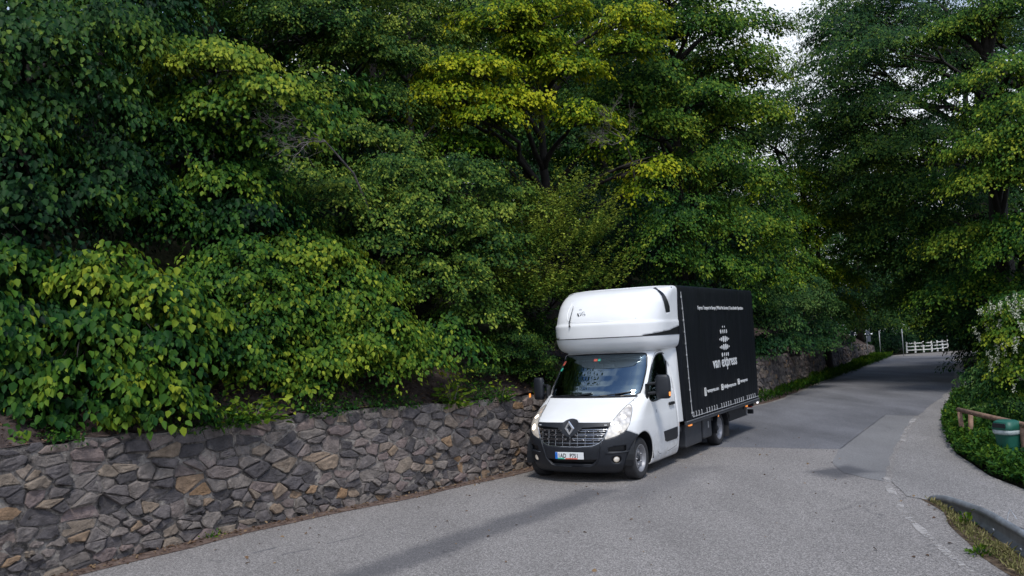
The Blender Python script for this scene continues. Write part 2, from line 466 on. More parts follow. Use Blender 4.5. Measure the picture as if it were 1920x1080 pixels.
# street things
M['wood_raw'] = simple('raw_wood', (.22, .135, .095), .8, var=.35, scale=14, bumps=.4)
M['bin_green'] = simple('bin_green', (.008, .085, .060), .5, var=.12, scale=5)
M['bag'] = simple('plastic_bag', (.42, .48, .50), .3, var=.2, scale=20)
M['galv'] = simple('galvanised_steel', (.23, .25, .28), .45, .35, var=.35, scale=6)
M['fence_white'] = simple('fence_white', (.70, .71, .72), .6, var=.08)
M['pole_grey'] = simple('pole_grey', (.30, .33, .36), .5, .3, var=.15)
M['sign_back'] = simple('sign_back_grey', (.11, .13, .17), .5, .3, var=.15)
M['sign_dark'] = simple('sign_back_dark', (.025, .04, .07), .5, var=.15)
M['paint_worn'] = None
def mat_worn_paint():
    m, n, l, b = mat_new('worn_white_line')
    b.inputs['Base Color'].default_value = (.42, .40, .39, 1); b.inputs['Roughness'].default_value = .8
    z = noise_node(n, l, 14, 8, .75)
    z0 = noise_node(n, l, 2.0, 4, .6)
    ad = n.new('ShaderNodeMath'); ad.operation = 'MULTIPLY_ADD'; l.new(z0.outputs['Fac'], ad.inputs[0]); ad.inputs[1].default_value = .8; l.new(z.outputs['Fac'], ad.inputs[2])
    r = ramp(n, l, ad.outputs[0], [(.82, 0.0), (1.0, .75)])
    tr = n.new('ShaderNodeBsdfTransparent'); mx = n.new('ShaderNodeMixShader')
    l.new(r.outputs['Color'], mx.inputs[0]); l.new(tr.outputs[0], mx.inputs[1]); l.new(b.outputs[0], mx.inputs[2])
    l.new(mx.outputs[0], n['Material Output'].inputs['Surface'])
    return m
M['paint_worn'] = mat_worn_paint()
M['pale_stone'] = simple('pale_stone', (.30, .29, .27), .9, var=.3, scale=12, bumps=.5)
M['litter'] = leaf_mat('dry_leaves', [(0, (.05, .03, .02)), (.5, (.13, .08, .05)), (1, (.24, .17, .10))], .05, .8)
M['dry_grass'] = leaf_mat('dry_grass', [(0, (.05, .09, .02)), (.5, (.14, .15, .05)), (1, (.30, .25, .14))], .15, .7)

from mathutils.geometry import tessellate_polygon
# ================================================================== SETTING
WP = [(-10.6, -1.5), (-9.3, 2.4), (-7.9, 5.9), (-6.19, 9.1), (-4.68, 11.43), (-3.31, 13.09), (-2.36, 14.01), (-1.18, 15.26), (.23, 16.95),
      (1.95, 19.6), (3.75, 23.0), (5.75, 25.9), (7.89, 28.54), (11.07, 34.62), (15.53, 43.51), (20.66, 54.12), (25.4, 64.0), (29.12, 71.6),
      (31.0, 77.0), (33.0, 86.0), (35.0, 98.0), (37, 115)]
WH = [1.55, 1.55, 1.55, 1.55, 1.45, 1.47, 1.45, 1.38, 1.33, 1.35, 1.35, 1.38, 1.42, 1.33, 1.25, 1.2, 1.1, .85, .5, .4, .4, .4]
def resample(P, extra, step):
    P = np.array(P, float); n = len(P); out = []; ex = []
    for i in range(n - 1):
        p0, p1, p2, p3 = P[max(i - 1, 0)], P[i], P[i + 1], P[min(i + 2, n - 1)]
        for t in np.linspace(0, 1, 40, endpoint=False):
            out.append(.5 * ((2 * p1) + (-p0 + p2) * t + (2 * p0 - 5 * p1 + 4 * p2 - p3) * t * t + (-p0 + 3 * p1 - 3 * p2 + p3) * t ** 3))
            ex.append(extra[i] * (1 - t) + extra[i + 1] * t)
    out.append(P[-1]); ex.append(extra[-1]); out = np.array(out)
    s = np.concatenate([[0], np.cumsum(np.linalg.norm(np.diff(out, axis=0), axis=1))])
    q = np.arange(0, s[-1], step)
    return np.stack([np.interp(q, s, out[:, 0]), np.interp(q, s, out[:, 1])], 1), np.interp(q, s, ex), q
WL, WHT, WS = resample(WP, WH, .25)
tg = np.gradient(WL, axis=0); tg /= np.linalg.norm(tg, axis=1)[:, None]
WN = np.stack([-tg[:, 1], tg[:, 0]], 1)             # towards the hill
def wall_at(s):
    return (np.array([np.interp(s, WS, WL[:, 0]), np.interp(s, WS, WL[:, 1])]),
            np.array([np.interp(s, WS, WN[:, 0]), np.interp(s, WS, WN[:, 1])]), float(np.interp(s, WS, WHT)))
def wall_sd(x, y):
    d = (WL[:, 0] - x) ** 2 + (WL[:, 1] - y) ** 2; i = int(np.argmin(d))
    v = np.array([x, y]) - WL[i]
    return float(v @ WN[i]), WS[i], WHT[i]
def bank(d):
    if d < .25: return 0.0
    if d < 1.6: return (d - .25) * .62
    return .84 + min(d - 1.6, 26) * .50 + max(0, min(d - 27.6, 40)) * .12
def hill_z(x, y):
    sd, s, ht = wall_sd(x, y)
    if sd < 0: return zg(y)
    return zg(y) + ht + bank(sd)

def sheet(name, poly, off, mat, kind='structure', jitter=0.0, sub=0.0, label=None, cat=None):
    P = [Vector((p[0], p[1], 0)) for p in poly]
    if sub:
        Q = []
        for i, p in enumerate(P):
            q = P[(i + 1) % len(P)]; k = max(1, int((q - p).length / sub))
            for j in range(k):
                v = p.lerp(q, j / k)
                v += Vector((mnoise.noise(v * 1.7 + Vector((3, 0, 0))), mnoise.noise(v * 1.7 + Vector((0, 9, 0))), 0)) * jitter
                v += Vector((mnoise.noise(v * 7 + Vector((3, 0, 0))), mnoise.noise(v * 7 + Vector((0, 9, 0))), 0)) * jitter * .35
                Q.append(v)
        P = Q
    bm = bmesh.new()
    vv = [bm.verts.new(p) for p in P]
    for tri in tessellate_polygon([P]):
        try: bm.faces.new([vv[k] for k in tri])
        except ValueError: pass
    y0 = min(p.y for p in P); y1 = max(p.y for p in P)
    for yy in [26 + i for i in range(0, 14)] + [45, 60, 80, 100, 150, 250]:
        if y0 < yy < y1:
            bmesh.ops.bisect_plane(bm, geom=bm.verts[:] + bm.edges[:] + bm.faces[:], plane_co=(0, yy, 0), plane_no=(0, 1, 0))
    for v in bm.verts: v.co.z = zg(v.co.y) + off
    bm.normal_update()
    for f in bm.faces:
        if f.normal.z < 0: f.normal_flip()
    me = bpy.data.meshes.new(name); bm.to_mesh(me); bm.free(); me.materials.append(mat)
    o = bpy.data.objects.new(name, me); COL.objects.link(o)
    if kind: o['kind'] = kind
    if label: tag(o, label, cat)
    return o

sheet('ground', [(-300, -200), (400, -200), (400, 600), (-300, 600)], -.012, M['forest_floor'])
# the carriageway: wall foot on the left, edge of the path on the right, bending right in front of the white fence
left = [(float(p[0] - n[0] * .18), float(p[1] - n[1] * .18)) for p, n in zip(WL[::8], WN[::8]) if p[1] < 69]
right = [(72, 74), (72, 66.5), (45, 65.5), (37, 64.6), (32.6, 62.2), (29.0, 57.6), (21.8, 43), (16, 31.4), (13.25, 26.3), (9.95, 20.7), (8.65, 18.0), (7.75, 15.8), (7.1, 13.5),
         (6.9, 11.8), (8.6, 9.5), (12, 7.5), (20, 5), (20, -12), (-12, -12)]
sheet('road', left + [(29.6, 70.6), (32.2, 73.2), (36.0, 74.6), (46, 75.4), (72, 74)] + right[1:], -.004, M['asphalt'])
def gp(*L): return [tuple(G(*q)[:2]) for q in L]
# older, darker surface behind and beyond the van (a resurfacing joint crosses the road)
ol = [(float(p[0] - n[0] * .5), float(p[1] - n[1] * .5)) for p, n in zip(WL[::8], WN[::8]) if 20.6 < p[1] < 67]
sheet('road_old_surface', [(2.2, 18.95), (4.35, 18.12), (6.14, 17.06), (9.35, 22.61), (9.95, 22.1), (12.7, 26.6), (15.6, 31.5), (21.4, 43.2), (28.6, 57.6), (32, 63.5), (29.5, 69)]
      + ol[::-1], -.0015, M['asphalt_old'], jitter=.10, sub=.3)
sheet('road_new_patch', [(6.14, 17.06), (9.35, 22.61), (9.85, 22.02), (8.73, 19.98), (7.5, 17.6), (6.6, 15.9), (5.52, 13.5), (5.2, 14.4), (5.45, 15.6)], .001, M['asphalt_new'], jitter=.06, sub=.3)
sheet('footpath', [(5.30, 12.3), (5.60, 13.45), (6.68, 15.85), (7.6, 17.6), (8.85, 19.9), (9.95, 22.0), (12.75, 26.5), (13.2, 26.3), (9.93, 20.7), (8.63, 18.0), (7.73, 15.8), (7.08, 13.5),
                   (6.88, 11.8), (8.6, 9.5), (12, 7.5), (12, 3), (6.1, 3), (5.75, 8.5), (5.6, 11.6)], .0035, M['footpath'], jitter=.04, sub=.5)
# worn white line along the road edge
def ribbon(name, pts, wd, off, mat):
    P = [Vector((p[0], p[1])) for p in pts]; V = []; Fc = []
    Q = []
    for a, b_ in zip(P[:-1], P[1:]):
        k = max(1, int((b_ - a).length / .25))
        Q += [a.lerp(b_, j / k) for j in range(k)]
    Q.append(P[-1])
    for i, p in enumerate(Q):
        t = (Q[min(i + 1, len(Q) - 1)] - Q[max(i - 1, 0)]).normalized(); nn = Vector((-t.y, t.x))
        ww = wd * (.8 + .5 * mnoise.noise(Vector((p.x * 2, p.y * 2, 0))))
        for sgn in (-1, 1):
            q = p + nn * sgn * ww / 2
            V.append((q.x, q.y, zg(q.y) + off))
    Fc = [(2 * i, 2 * i + 1, 2 * i + 3, 2 * i + 2) for i in range(len(Q) - 1)]
    o = link_mesh(name, V, Fc, mat); o['kind'] = 'structure'
    if o.data.polygons[0].normal.z < 0: o.data.flip_normals()
    return o
ribbon('road_edge_line', gp((1662, 895), (1668, 915), (1690, 955), (1712, 980), (1740, 1005), (1790, 1050), (1830, 1080)) + [(3.9, 7.0), (3.7, 5.0)], .11, .0045, M['paint_worn'])
ribbon('road_joint_line', [(7.6, 17.6), (8.0, 18.5), (8.73, 19.9), (9.6, 21.5)], .14, .0065, M['paint_worn'])
M['crack'] = simple('tar_seam', (.035, .035, .042), .7)
ribbon('road_seam', [(6.14, 17.06), (7.2, 18.9), (8.3, 20.8), (9.35, 22.61)], .02, .0045, M['crack'])
# strip of grit at the foot of the wall, and the verge that carries the guard rail
foot = [(p - n * .02, p - n * (.34 + .12 * mnoise.noise(Vector((s * .8, 0, 0))) )) for p, n, s in zip(WL[::2], WN[::2], WS[::2]) if p[1] < 69]
sheet('wall_foot_strip', [tuple(a) for a, b in foot] + [tuple(b) for a, b in foot[::-1]], .002, M['wall_foot'])
sheet('verge', [(5.40, 12.05), (5.26, 11.2), (4.95, 10.3), (4.72, 9.4), (4.55, 8.6), (4.2, 7.0), (4.0, 4), (5.9, 4), (5.6, 8.5), (5.62, 10.4), (5.62, 11.6), (5.55, 12.0)], .0005, M['verge_soil'], jitter=.05, sub=.25)
# planted ground on the right of the path
sheet('right_bed', [(13.3, 26.4), (9.98, 20.7), (8.68, 18.0), (7.78, 15.8), (7.12, 13.5), (6.92, 11.8), (8.6, 9.6), (12, 7.6), (20, 5.1), (60, 5), (60, 60), (32.5, 60), (29, 57.2), (21.9, 42.8), (16.1, 31.3)], .0075, M['forest_floor'])

# hillside above the wall
def build_hill():
    ds = [.12, .25, .38, .5, .65, .8, .95, 1.1, 1.3, 1.6, 2, 2.6, 3.4, 4.5, 6, 8, 10, 13, 17, 22, 28, 36, 48, 66]
    V = []; rows = list(range(0, len(WL), 1))
    for i in rows:
        for d in ds:
            x, y = WL[i] + WN[i] * d
            z = zg(WL[i][1]) + WHT[i] + bank(d)
            p = Vector((x, y, z))
            if d > .2: z += .10 * mnoise.fractal(p * 1.6, 1.0, 2.0, 4) * min(1, d) + .05 * mnoise.noise(p * 5)
            else: z += .02 + .06 * mnoise.noise(p * 2.2)
            if d > 3: z += .5 * mnoise.noise(p * .25)
            V.append((x, y, z))
    m = len(ds)
    Fc = [(a * m + j, (a + 1) * m + j, (a + 1) * m + j + 1, a * m + j + 1) for a in range(len(rows) - 1) for j in range(m - 1)]
    mi = [0 if j < 10 else 1 for a in range(len(rows) - 1) for j in range(m - 1)]
    o = link_mesh('hillside', V, Fc, [M['soil'], M['forest_floor']], smooth=True, mi=mi)
    if o.data.polygons[0].normal.z < 0: o.data.flip_normals()
    o['kind'] = 'structure'
build_hill()

# ------------------------------------------------------------------ rubble stone wall
def build_wall():
    BAT = .10                                     # batter: the top leans back
    s_end = float(WS[np.argmin(np.abs(WL[:, 1] - 73))])
    def top(s): return float(np.interp(s, WS, WHT)) + (.075 * mnoise.noise(Vector((s * .9, 3, 0)))) + .04 * mnoise.noise(Vector((s * 3.1, 7, 0)))
    def place(s, h, dep):
        p, n, _ = wall_at(s)
        off = BAT * h / 1.4 - dep                 # dep: towards the road
        return (p[0] + n[0] * off, p[1] + n[1] * off, zg(p[1]) + h)
    V = []; Fc = []; tint = []; mi = []
    # mortar bed
    st = np.arange(0, s_end, .12); hs = np.linspace(-.15, 1, 13)
    base = 0
    for s in st:
        tp = top(s)
        for h in hs:
            hh = h * tp
            V.append(place(s, hh, .012 * mnoise.noise(Vector((s * 4, hh * 4, 1))) - .004))
    m = len(hs)
    for a in range(len(st) - 1):
        for j in range(m - 1):
            Fc.append((a * m + j, (a + 1) * m + j, (a + 1) * m + j + 1, a * m + j + 1)); tint.append(0); mi.append(1)
    # wall top
    b = len(V)
    for s in st:
        tp = top(s); p = place(s, tp, -.0)
        q = place(s, tp + .01, -.42)
        V.append(p); V.append(q)
    for a in range(len(st) - 1):
        Fc.append((b + 2 * a, b + 2 * a + 2, b + 2 * a + 3, b + 2 * a + 1)); tint.append(0); mi.append(1)
    # stones: cells of a jittered point set, wider than tall
    AX = .52
    pts = []
    y = -.1; row = 0
    while y < 1.75:
        rh = random.choice([.07, .095, .12, .15, .18])
        x = random.random() * .2
        while x < s_end:
            big = 1 if x * 1 < 45 else 1.25
            wdt = random.choice([.11, .16, .22, .30, .38, .52]) * big
            pts.append((x * AX + random.uniform(-.03, .03), y + random.uniform(-.045, .045)))
            x += wdt * 1.12
        y += rh; row += 1
    pts = np.array(pts)
    order = np.argsort(pts[:, 0]); pts = pts[order]
    for i, (cx, cy) in enumerate(pts):
        lo = np.searchsorted(pts[:, 0], cx - .6); hi = np.searchsorted(pts[:, 0], cx + .6)
        nb = pts[lo:hi]; d = np.hypot(nb[:, 0] - cx, nb[:, 1] - cy); o = np.argsort(d)[1:14]
        poly = [(cx - .3, cy - .25), (cx + .3, cy - .25), (cx + .3, cy + .25), (cx - .3, cy + .25)]
        for k in o:
            nx, ny = nb[k][0] - cx, nb[k][1] - cy
            c0 = (nb[k][0] ** 2 + nb[k][1] ** 2 - cx ** 2 - cy ** 2) / 2
            new = []
            for a in range(len(poly)):
                p, q = poly[a], poly[(a + 1) % len(poly)]
                fp = p[0] * nx + p[1] * ny - c0; fq = q[0] * nx + q[1] * ny - c0
                if fp <= 0: new.append(p)
                if (fp < 0) != (fq < 0):
                    t = fp / (fp - fq); new.append((p[0] + t * (q[0] - p[0]), p[1] + t * (q[1] - p[1])))
            poly = new
            if len(poly) < 3: break
        if len(poly) < 3: continue
        pc = np.array(poly); pc[:, 0] /= AX
        c = pc.mean(0)
        if c[0] < .2 or c[0] > s_end - .3: continue
        tp = top(c[0])
        if c[1] > tp - .02 or c[1] < -.02: continue
        # cut corners, inset for the joint
        q = []
        for a in range(len(pc)):
            p, r2 = pc[a], pc[(a + 1) % len(pc)]
            if np.linalg.norm(p - r2) < .03: q.append((p + r2) / 2); continue
            cc = random.uniform(.05, .17)
            q.append(p * (1 - cc) + r2 * cc); q.append(p * cc + r2 * (1 - cc))
        q = np.array(q)
        if len(q) < 4: continue
        rad = max(.05, np.sqrt(np.mean(np.sum((q - c) ** 2, 1))))
        ins = 1 - random.choice([.004, .008, .014, .022, .034]) / rad
        q = c + (q - c) * ins
        q += rng.normal(0, .008, q.shape)
        q[:, 1] = np.clip(q[:, 1], -.1, tp + .02)
        dep = random.choice([.004, .012, .02, .035, .055]); tilt = (random.uniform(-.06, .06), random.uniform(-.07, .05))
        b = len(V); nq = len(q)
        for rr, dd in ((1.0, -.015), (.955, dep * .7), (.80, dep), (.4, dep * 1.03)):
            for v in q:
                w_ = c + (v - c) * rr
                e = dd + (tilt[0] * (w_[0] - c[0]) + tilt[1] * (w_[1] - c[1])) * (1 if rr < 1 else 0)
                if rr < 1: e += .020 * mnoise.noise(Vector((w_[0] * 9, w_[1] * 9, i * .37)))
                V.append(place(w_[0], w_[1], e))
        V.append(place(c[0], c[1], dep + .005))
        tt = random.random() * .86
        if random.random() < .085: tt = random.uniform(.88, 1)
        for ring in range(3):
            for a in range(nq):
                a2 = (a + 1) % nq
                Fc.append((b + ring * nq + a, b + ring * nq + a2, b + (ring + 1) * nq + a2, b + (ring + 1) * nq + a)); tint.append(tt); mi.append(0)
        for a in range(nq):
            Fc.append((b + 3 * nq + a, b + 3 * nq + (a + 1) % nq, b + 4 * nq)); tint.append(tt); mi.append(0)
    o = link_mesh('stone_wall', V, Fc, [M['stone'], M['mortar']], mi=mi)
    at_ = o.data.attributes.new('tint', 'FLOAT', 'FACE'); at_.data.foreach_set('value', np.array(tint, np.float32))
    o.data.polygons.foreach_set('use_smooth', [k == 1 for k in mi])
    tag(o, 'long low retaining wall of grey and brown rubble stone in pale mortar, running up the left side of the road', 'wall')
    return o
build_wall()

# ================================================================== THE BOX VAN
# frame: origin on the ground under the front axle, +x forward, +y the van's left, z up
CAB = dict(
 z =[.16,.20,.30,.50,.62,.75,.90,.98,1.02,1.08,1.16,1.24,1.31,1.345,1.37,1.70,2.06,2.12,2.17,2.20],
 xf=[.50,.57,.66,.71,.715,.705,.665,.625,.585,.48,.31,.12,-.06,-.13,-.16,-.48,-.84,-.93,-1.05,-1.25],
 ys=[.90,.95,.985,1.01,1.02,1.025,1.02,1.015,1.01,1.005,1.0,.995,.985,.98,.975,.93,.885,.86,.80,.70],
 xc=[-.1,-.1,-.1,-.1,-.1,-.1,-.12,-.16,-.2,-.27,-.35,-.45,-.55,-.6,-.64,-.95,-1.3,-1.35,-1.4,-1.5],
 n =[2.6,2.6,2.6,2.6,2.6,2.6,2.6,2.6,2.6,2.6,2.6,2.6,2.6,2.6,2.7,3.1,3.5,3.3,3.0,2.8])
POD = dict(
 z =[2.10,2.125,2.155,2.20,2.265,2.37,2.60,2.625,2.64,2.80,2.97,3.08,3.17,3.23,3.265,3.285],
 xf=[-.88,-.80,-.73,-.665,-.61,-.565,-.56,-.565,-.58,-.635,-.76,-.87,-1.02,-1.22,-1.48,-1.80],
 ys=[.90,.97,1.01,1.035,1.05,1.06,1.065,1.06,1.05,1.05,1.055,1.06,1.065,1.06,1.04,.99],
 xc=[-1.5]*8+[-1.5,-1.55,-1.6,-1.7,-1.8,-1.85,-1.9,-1.93],
 n =[3.2]*8+[3.1,3.0,2.8,2.6,2.4,2.3,2.3,2.3])
def contour(S, z, t, xb):
    I = lambda k: np.interp(z, S['z'], S[k])
    xf, ys, xc, n = I('xf'), I('ys'), I('xc'), I('n')
    a = np.clip(np.abs(t), 0, 1); ang = a * np.pi / 2
    c, s = np.cos(ang), np.sin(ang)
    r = (np.abs(c) ** n + np.abs(s) ** n) ** (-1 / n)
    x = xc + (xf - xc) * r * c; y = ys * r * s
    b = np.clip(np.abs(t) - 1, 0, 1)
    x = np.where(np.abs(t) > 1, xc + (xb - xc) * b, x); y = np.where(np.abs(t) > 1, ys, y)
    return np.stack([x, np.sign(t) * y, z + 0 * x], -1)
def in_poly(px, pz, poly):
    res = np.zeros(px.shape, bool); n = len(poly)
    for i in range(n):
        x0, y0 = poly[i]; x1, y1 = poly[(i + 1) % n]
        c = ((y0 > pz) != (y1 > pz)) & (px < (x1 - x0) * (pz - y0) / (y1 - y0 + 1e-12) + x0)
        res ^= c
    return res
def smooth_poly(P, k=2):
    P = np.array(P, float)
    for _ in range(k):
        Q = []
        for i in range(len(P)):
            a, b_ = P[i], P[(i + 1) % len(P)]
            Q += [a * .78 + b_ * .22, a * .22 + b_ * .78]
        P = np.array(Q)
    return P
def smooth_curve(S):
    """ease the straight segments of the section tables"""
    zz = np.array(S['z']); D = {}
    zf = np.unique(np.concatenate([np.linspace(a, b_, 5) for a, b_ in zip(zz[:-1], zz[1:])]))
    for k in ('xf', 'ys', 'xc', 'n'):
        v = np.interp(zf, zz, S[k]); g = v.copy()
        for _ in range(3): g[1:-1] = (g[:-2] + 2 * g[1:-1] + g[2:]) / 4
        D[k] = g
    D['z'] = zf
    return D
CABS, PODS = smooth_curve(CAB), smooth_curve(POD)
def carve(S, xb, regions, nt=64, ns=46, dz=.020):
    """regions: list of (label, polygon in (t,z)); later ones win. Returns dict label -> (V, F) and vertex normals"""
    zz = np.linspace(S['z'][0], S['z'][-1], 600); xf = np.interp(zz, S['z'], S['xf'])
    arc = np.concatenate([[0], np.cumsum(np.hypot(np.diff(zz), np.diff(xf)))])
    Z = np.interp(np.linspace(0, arc[-1], int(arc[-1] / dz)), arc, zz)
    T = np.concatenate([-2 + np.linspace(0, 1, ns, endpoint=False), np.linspace(-1, 1, 2 * nt + 1), 1 + np.linspace(0, 1, ns + 1)[1:]])
    TT, ZZ = np.meshgrid(T, Z, indexing='ij'); nT, nZ = TT.shape
    tc = (TT[1:, 1:] + TT[:-1, :-1]) / 2; zc = (ZZ[1:, 1:] + ZZ[:-1, :-1]) / 2
    lab = np.zeros(tc.shape, int); names = ['body']
    for nm, poly in regions:
        if nm not in names: names.append(nm)
        lab[in_poly(tc, zc, poly)] = names.index(nm)
    # snap the border vertices to the outlines
    L4 = np.full((nT, nZ, 4), -1)
    L4[:-1, :-1, 0] = lab; L4[1:, :-1, 1] = lab; L4[:-1, 1:, 2] = lab; L4[1:, 1:, 3] = lab
    mx = L4.max(2); mn = np.where(L4 < 0, 999, L4).min(2)
    bi, bj = np.nonzero(mx != mn)
    seg = []
    for nm, poly in regions:
        P = np.array(poly); seg.append(np.stack([P, np.roll(P, -1, 0)], 1))
    seg = np.concatenate(seg); SCL = np.array([1.25, 1.0])
    A = seg[:, 0] * SCL; B = seg[:, 1] * SCL; AB = B - A; L2 = (AB ** 2).sum(1) + 1e-12
    dzl = np.gradient(Z)
    for i, j in zip(bi, bj):
        p = np.array([TT[i, j], ZZ[i, j]]) * SCL
        u = np.clip(((p - A) * AB).sum(1) / L2, 0, 1); q = A + AB * u[:, None]
        d = np.hypot(*(q - p).T); k = int(np.argmin(d))
        if d[k] < .022:
            nz_ = q[k][1]
            if abs(nz_ - ZZ[i, j]) < dzl[j] * .9: TT[i, j], ZZ[i, j] = q[k] / SCL
    P = contour(S, ZZ, TT, xb)
    du = np.gradient(P, axis=0); dv = np.gradient(P, axis=1)
    N = np.cross(du, dv); N /= np.linalg.norm(N, axis=2)[..., None] + 1e-12
    out = np.stack([P[..., 0] + .9, P[..., 1], P[..., 2] * 0], -1)
    N *= np.sign((N * out).sum(2))[..., None]
    res = {}
    for li, nm in enumerate(names):
        fi, fj = np.nonzero(lab == li)
        idx = -np.ones((nT, nZ), int); Vv = []; Nn = []; Fc = []
        for a, b_ in zip(fi, fj):
            f = []
            for (x, y) in ((a, b_), (a + 1, b_), (a + 1, b_ + 1), (a, b_ + 1)):
                if idx[x, y] < 0: idx[x, y] = len(Vv); Vv.append(P[x, y]); Nn.append(N[x, y])
                f.append(idx[x, y])
            Fc.append(f)
        res[nm] = (np.array(Vv), np.array(Nn), Fc)
    return res
def t_of(S, x, z, xb):
    t = np.linspace(.2, 2, 900)
    return float(np.interp(-x, -contour(S, np.full(900, z), t, xb)[:, 0], t))
def surf_pt(S, t, z, xb, off=0):
    e = 1e-3
    P = contour(S, np.array([z]), np.array([t]), xb)[0]
    a = contour(S, np.array([z]), np.array([t + e]), xb)[0] - P; b_ = contour(S, np.array([z + e]), np.array([t]), xb)[0] - P
    n = np.cross(a, b_); n /= np.linalg.norm(n) + 1e-12
    if n[0] * (P[0] + .9) + n[1] * P[1] < 0: n = -n
    return Vector(P + n * off), Vector(n)
def part(res, nm, name, mat, parent, off=0, thick=0):
    V, N, Fc = res[nm]
    o = link_mesh(name, V + N * off, Fc, mat, parent, smooth=True)
    bm = bmesh.new(); bm.from_mesh(o.data); bmesh.ops.recalc_face_normals(bm, faces=bm.faces); bm.to_mesh(o.data); bm.free()
    s = sum(p.normal.dot(Vector(N[p.vertices[0]])) for p in list(o.data.polygons)[:50])
    if s < 0: o.data.flip_normals()
    if thick:
        m = o.modifiers.new('solid', 'SOLIDIFY'); m.thickness = thick; m.offset = -1
    return o
def mir(poly): return [(-t, z) for t, z in poly][::-1]

VAN_O = Vector((1.177, 15.326, 0)); VAN_H = R_(-120.13)
def build_van():
    van = thing('box_van', 'white box van with black tarpaulin body and lit headlights driving beside the stone wall', 'van', VAN_O, VAN_H)
    XB = -1.80
    ws = smooth_poly([(-.60, 1.372), (-.30, 1.362), (.30, 1.362), (.60, 1.372), (.628, 1.50), (.63, 1.80), (.585, 2.04), (.545, 2.068), (.3, 2.078), (-.3, 2.078), (-.545, 2.068), (-.585, 2.04), (-.63, 1.80), (-.628, 1.50)], 1)
    hl = smooth_poly([(.362, .712), (.395, .85), (.435, .99), (.482, 1.165), (.517, 1.238), (.555, 1.228), (.61, 1.165), (.64, 1.08), (.655, .97), (.60, .845), (.515, .782), (.43, .742)], 1)
    sw = smooth_poly([(.80, 1.40), (.752, 1.47), (.745, 1.80), (.80, 1.98), (.93, 2.035), (1.30, 2.05), (1.62, 2.02), (1.70, 1.90), (1.705, 1.72), (1.68, 1.50), (1.64, 1.31), (1.5, 1.268), (1.15, 1.225), (1.02, 1.26), (.86, 1.33)], 1)
    bmp = [(-2.01, .10), (-1.4, .10)]
    def arch(sg, cx, r):
        P = []
        for k in range(33):
            a = PI * 1.12 - (PI * 1.24) * k / 32
            x = cx + r * math.cos(a); z = .345 + r * math.sin(a)
            z = max(z, .1)
            P.append((t_of(CABS, x, max(z, .17), XB), z))
        P = [(t_of(CABS, cx - r, .17, XB), .05)] + P[1:-1] + [(t_of(CABS, cx + r, .17, XB), .05)]
        P = [(t, z) for t, z in P]
        return P if sg > 0 else mir(P)
    bump_poly = [(-.98, .10), (-.98, .63), (-.875, .71), (-.72, .785), (-.585, .85), (-.50, .80), (-.36, .75), (.36, .75), (.50, .80), (.585, .85), (.72, .785), (.875, .71), (.98, .63), (.98, .10)]
    grl = [(-.425, .985), (-.085, .992), (-.06, 1.03), (-.035, 1.047), (.035, 1.047), (.06, 1.03), (.085, .992), (.425, .985), (.40, .87), (.352, .705), (.315, .655), (.25, .615), (.10, .598), (-.10, .598), (-.25, .615), (-.315, .655), (-.352, .705), (-.40, .87)]
    low = [(-.29, .395), (.29, .395), (.23, .315), (-.23, .315)]
    inl = [(.405, .59), (.60, .615), (.60, .515), (.40, .52)]
    fogc = lambda r: [(.487 + r * math.cos(a) / 1.2, .385 + r * math.sin(a)) for a in np.linspace(0, 2 * PI, 20, endpoint=False)]
    reg = [('bumper', bump_poly), ('arch', arch(1, -.04, .44)), ('arch', arch(-1, -.04, .44)), ('grille', grl), ('hl', hl), ('hr', mir(hl)), ('ws', ws), ('sl', sw), ('sr', mir(sw)),
           ('low', low), ('inlet1', inl), ('inlet2', mir(inl)), ('fog1', fogc(.062)), ('fog2', mir(fogc(.062)))]
    res = carve(CABS, XB, reg)
    body = part(res, 'body', 'cab_body', M['paint'], van, 0, .012)
    # roof cap and back wall of the cab
    mb = MB()
    zr = 2.195
    ring = [tuple(contour(CABS, np.array([2.2]), np.array([t]), XB)[0]) for t in np.linspace(-2, 2, 60)]
    mb.add(ring, [tuple(range(60))])
    mb.box((-1.79, 0, 1.25), (.02, 1.80, 1.8))
    mb.build('cab_back_panel', M['paint'], van)
    bp = part(res, 'bumper', 'bumper', M['plastic'], van, .012, .03)
    part(res, 'low', 'lower_intake', M['plastic_blk'], bp, -.05)
    for k_ in '12':
        part(res, 'inlet' + k_, 'side_inlet', M['plastic_blk'], bp, -.03)
        part(res, 'fog' + k_, 'fog_lamp_recess', M['plastic_blk'], bp, -.02)
    for sg in (1, -1):
        p, n = surf_pt(CABS, .487 * sg, .385, XB, .002)
        q = n.to_track_quat('Y', 'Z').to_matrix()
        m = MB().lathe([(0, .012), (.03, .010), (.042, 0), (.05, -.01)], seg=20)
        m.V = [tuple(q @ Vector(v) + p) for v in m.V]
        m.build('fog_lamp', M['headlamp'], bp, smooth=True)
        # moulded rib over the inlet
        pts = [surf_pt(CABS, sg * t, z, XB, .016)[0] for t, z in ((.37, .50), (.45, .500), (.55, .502), (.66, .512), (.70, .53))]
        MB().tube(pts, .012, 6).build('bumper_rib', M['plastic'], bp, smooth=True)
        pts = [surf_pt(CABS, sg * t, z, XB, .014)[0] for t, z in ((.345, .70), (.325, .60), (.31, .5), (.30, .40), (.245, .30), (.2, .285), (0, .28))]
        MB().tube(pts, .014, 6).build('bumper_fold', M['plastic'], bp, smooth=True)
    # grille
    gr = part(res, 'grille', 'grille', M['plastic_blk'], van, -.030)
    band = MB()
    tb = np.linspace(-.42, .42, 61); P = []
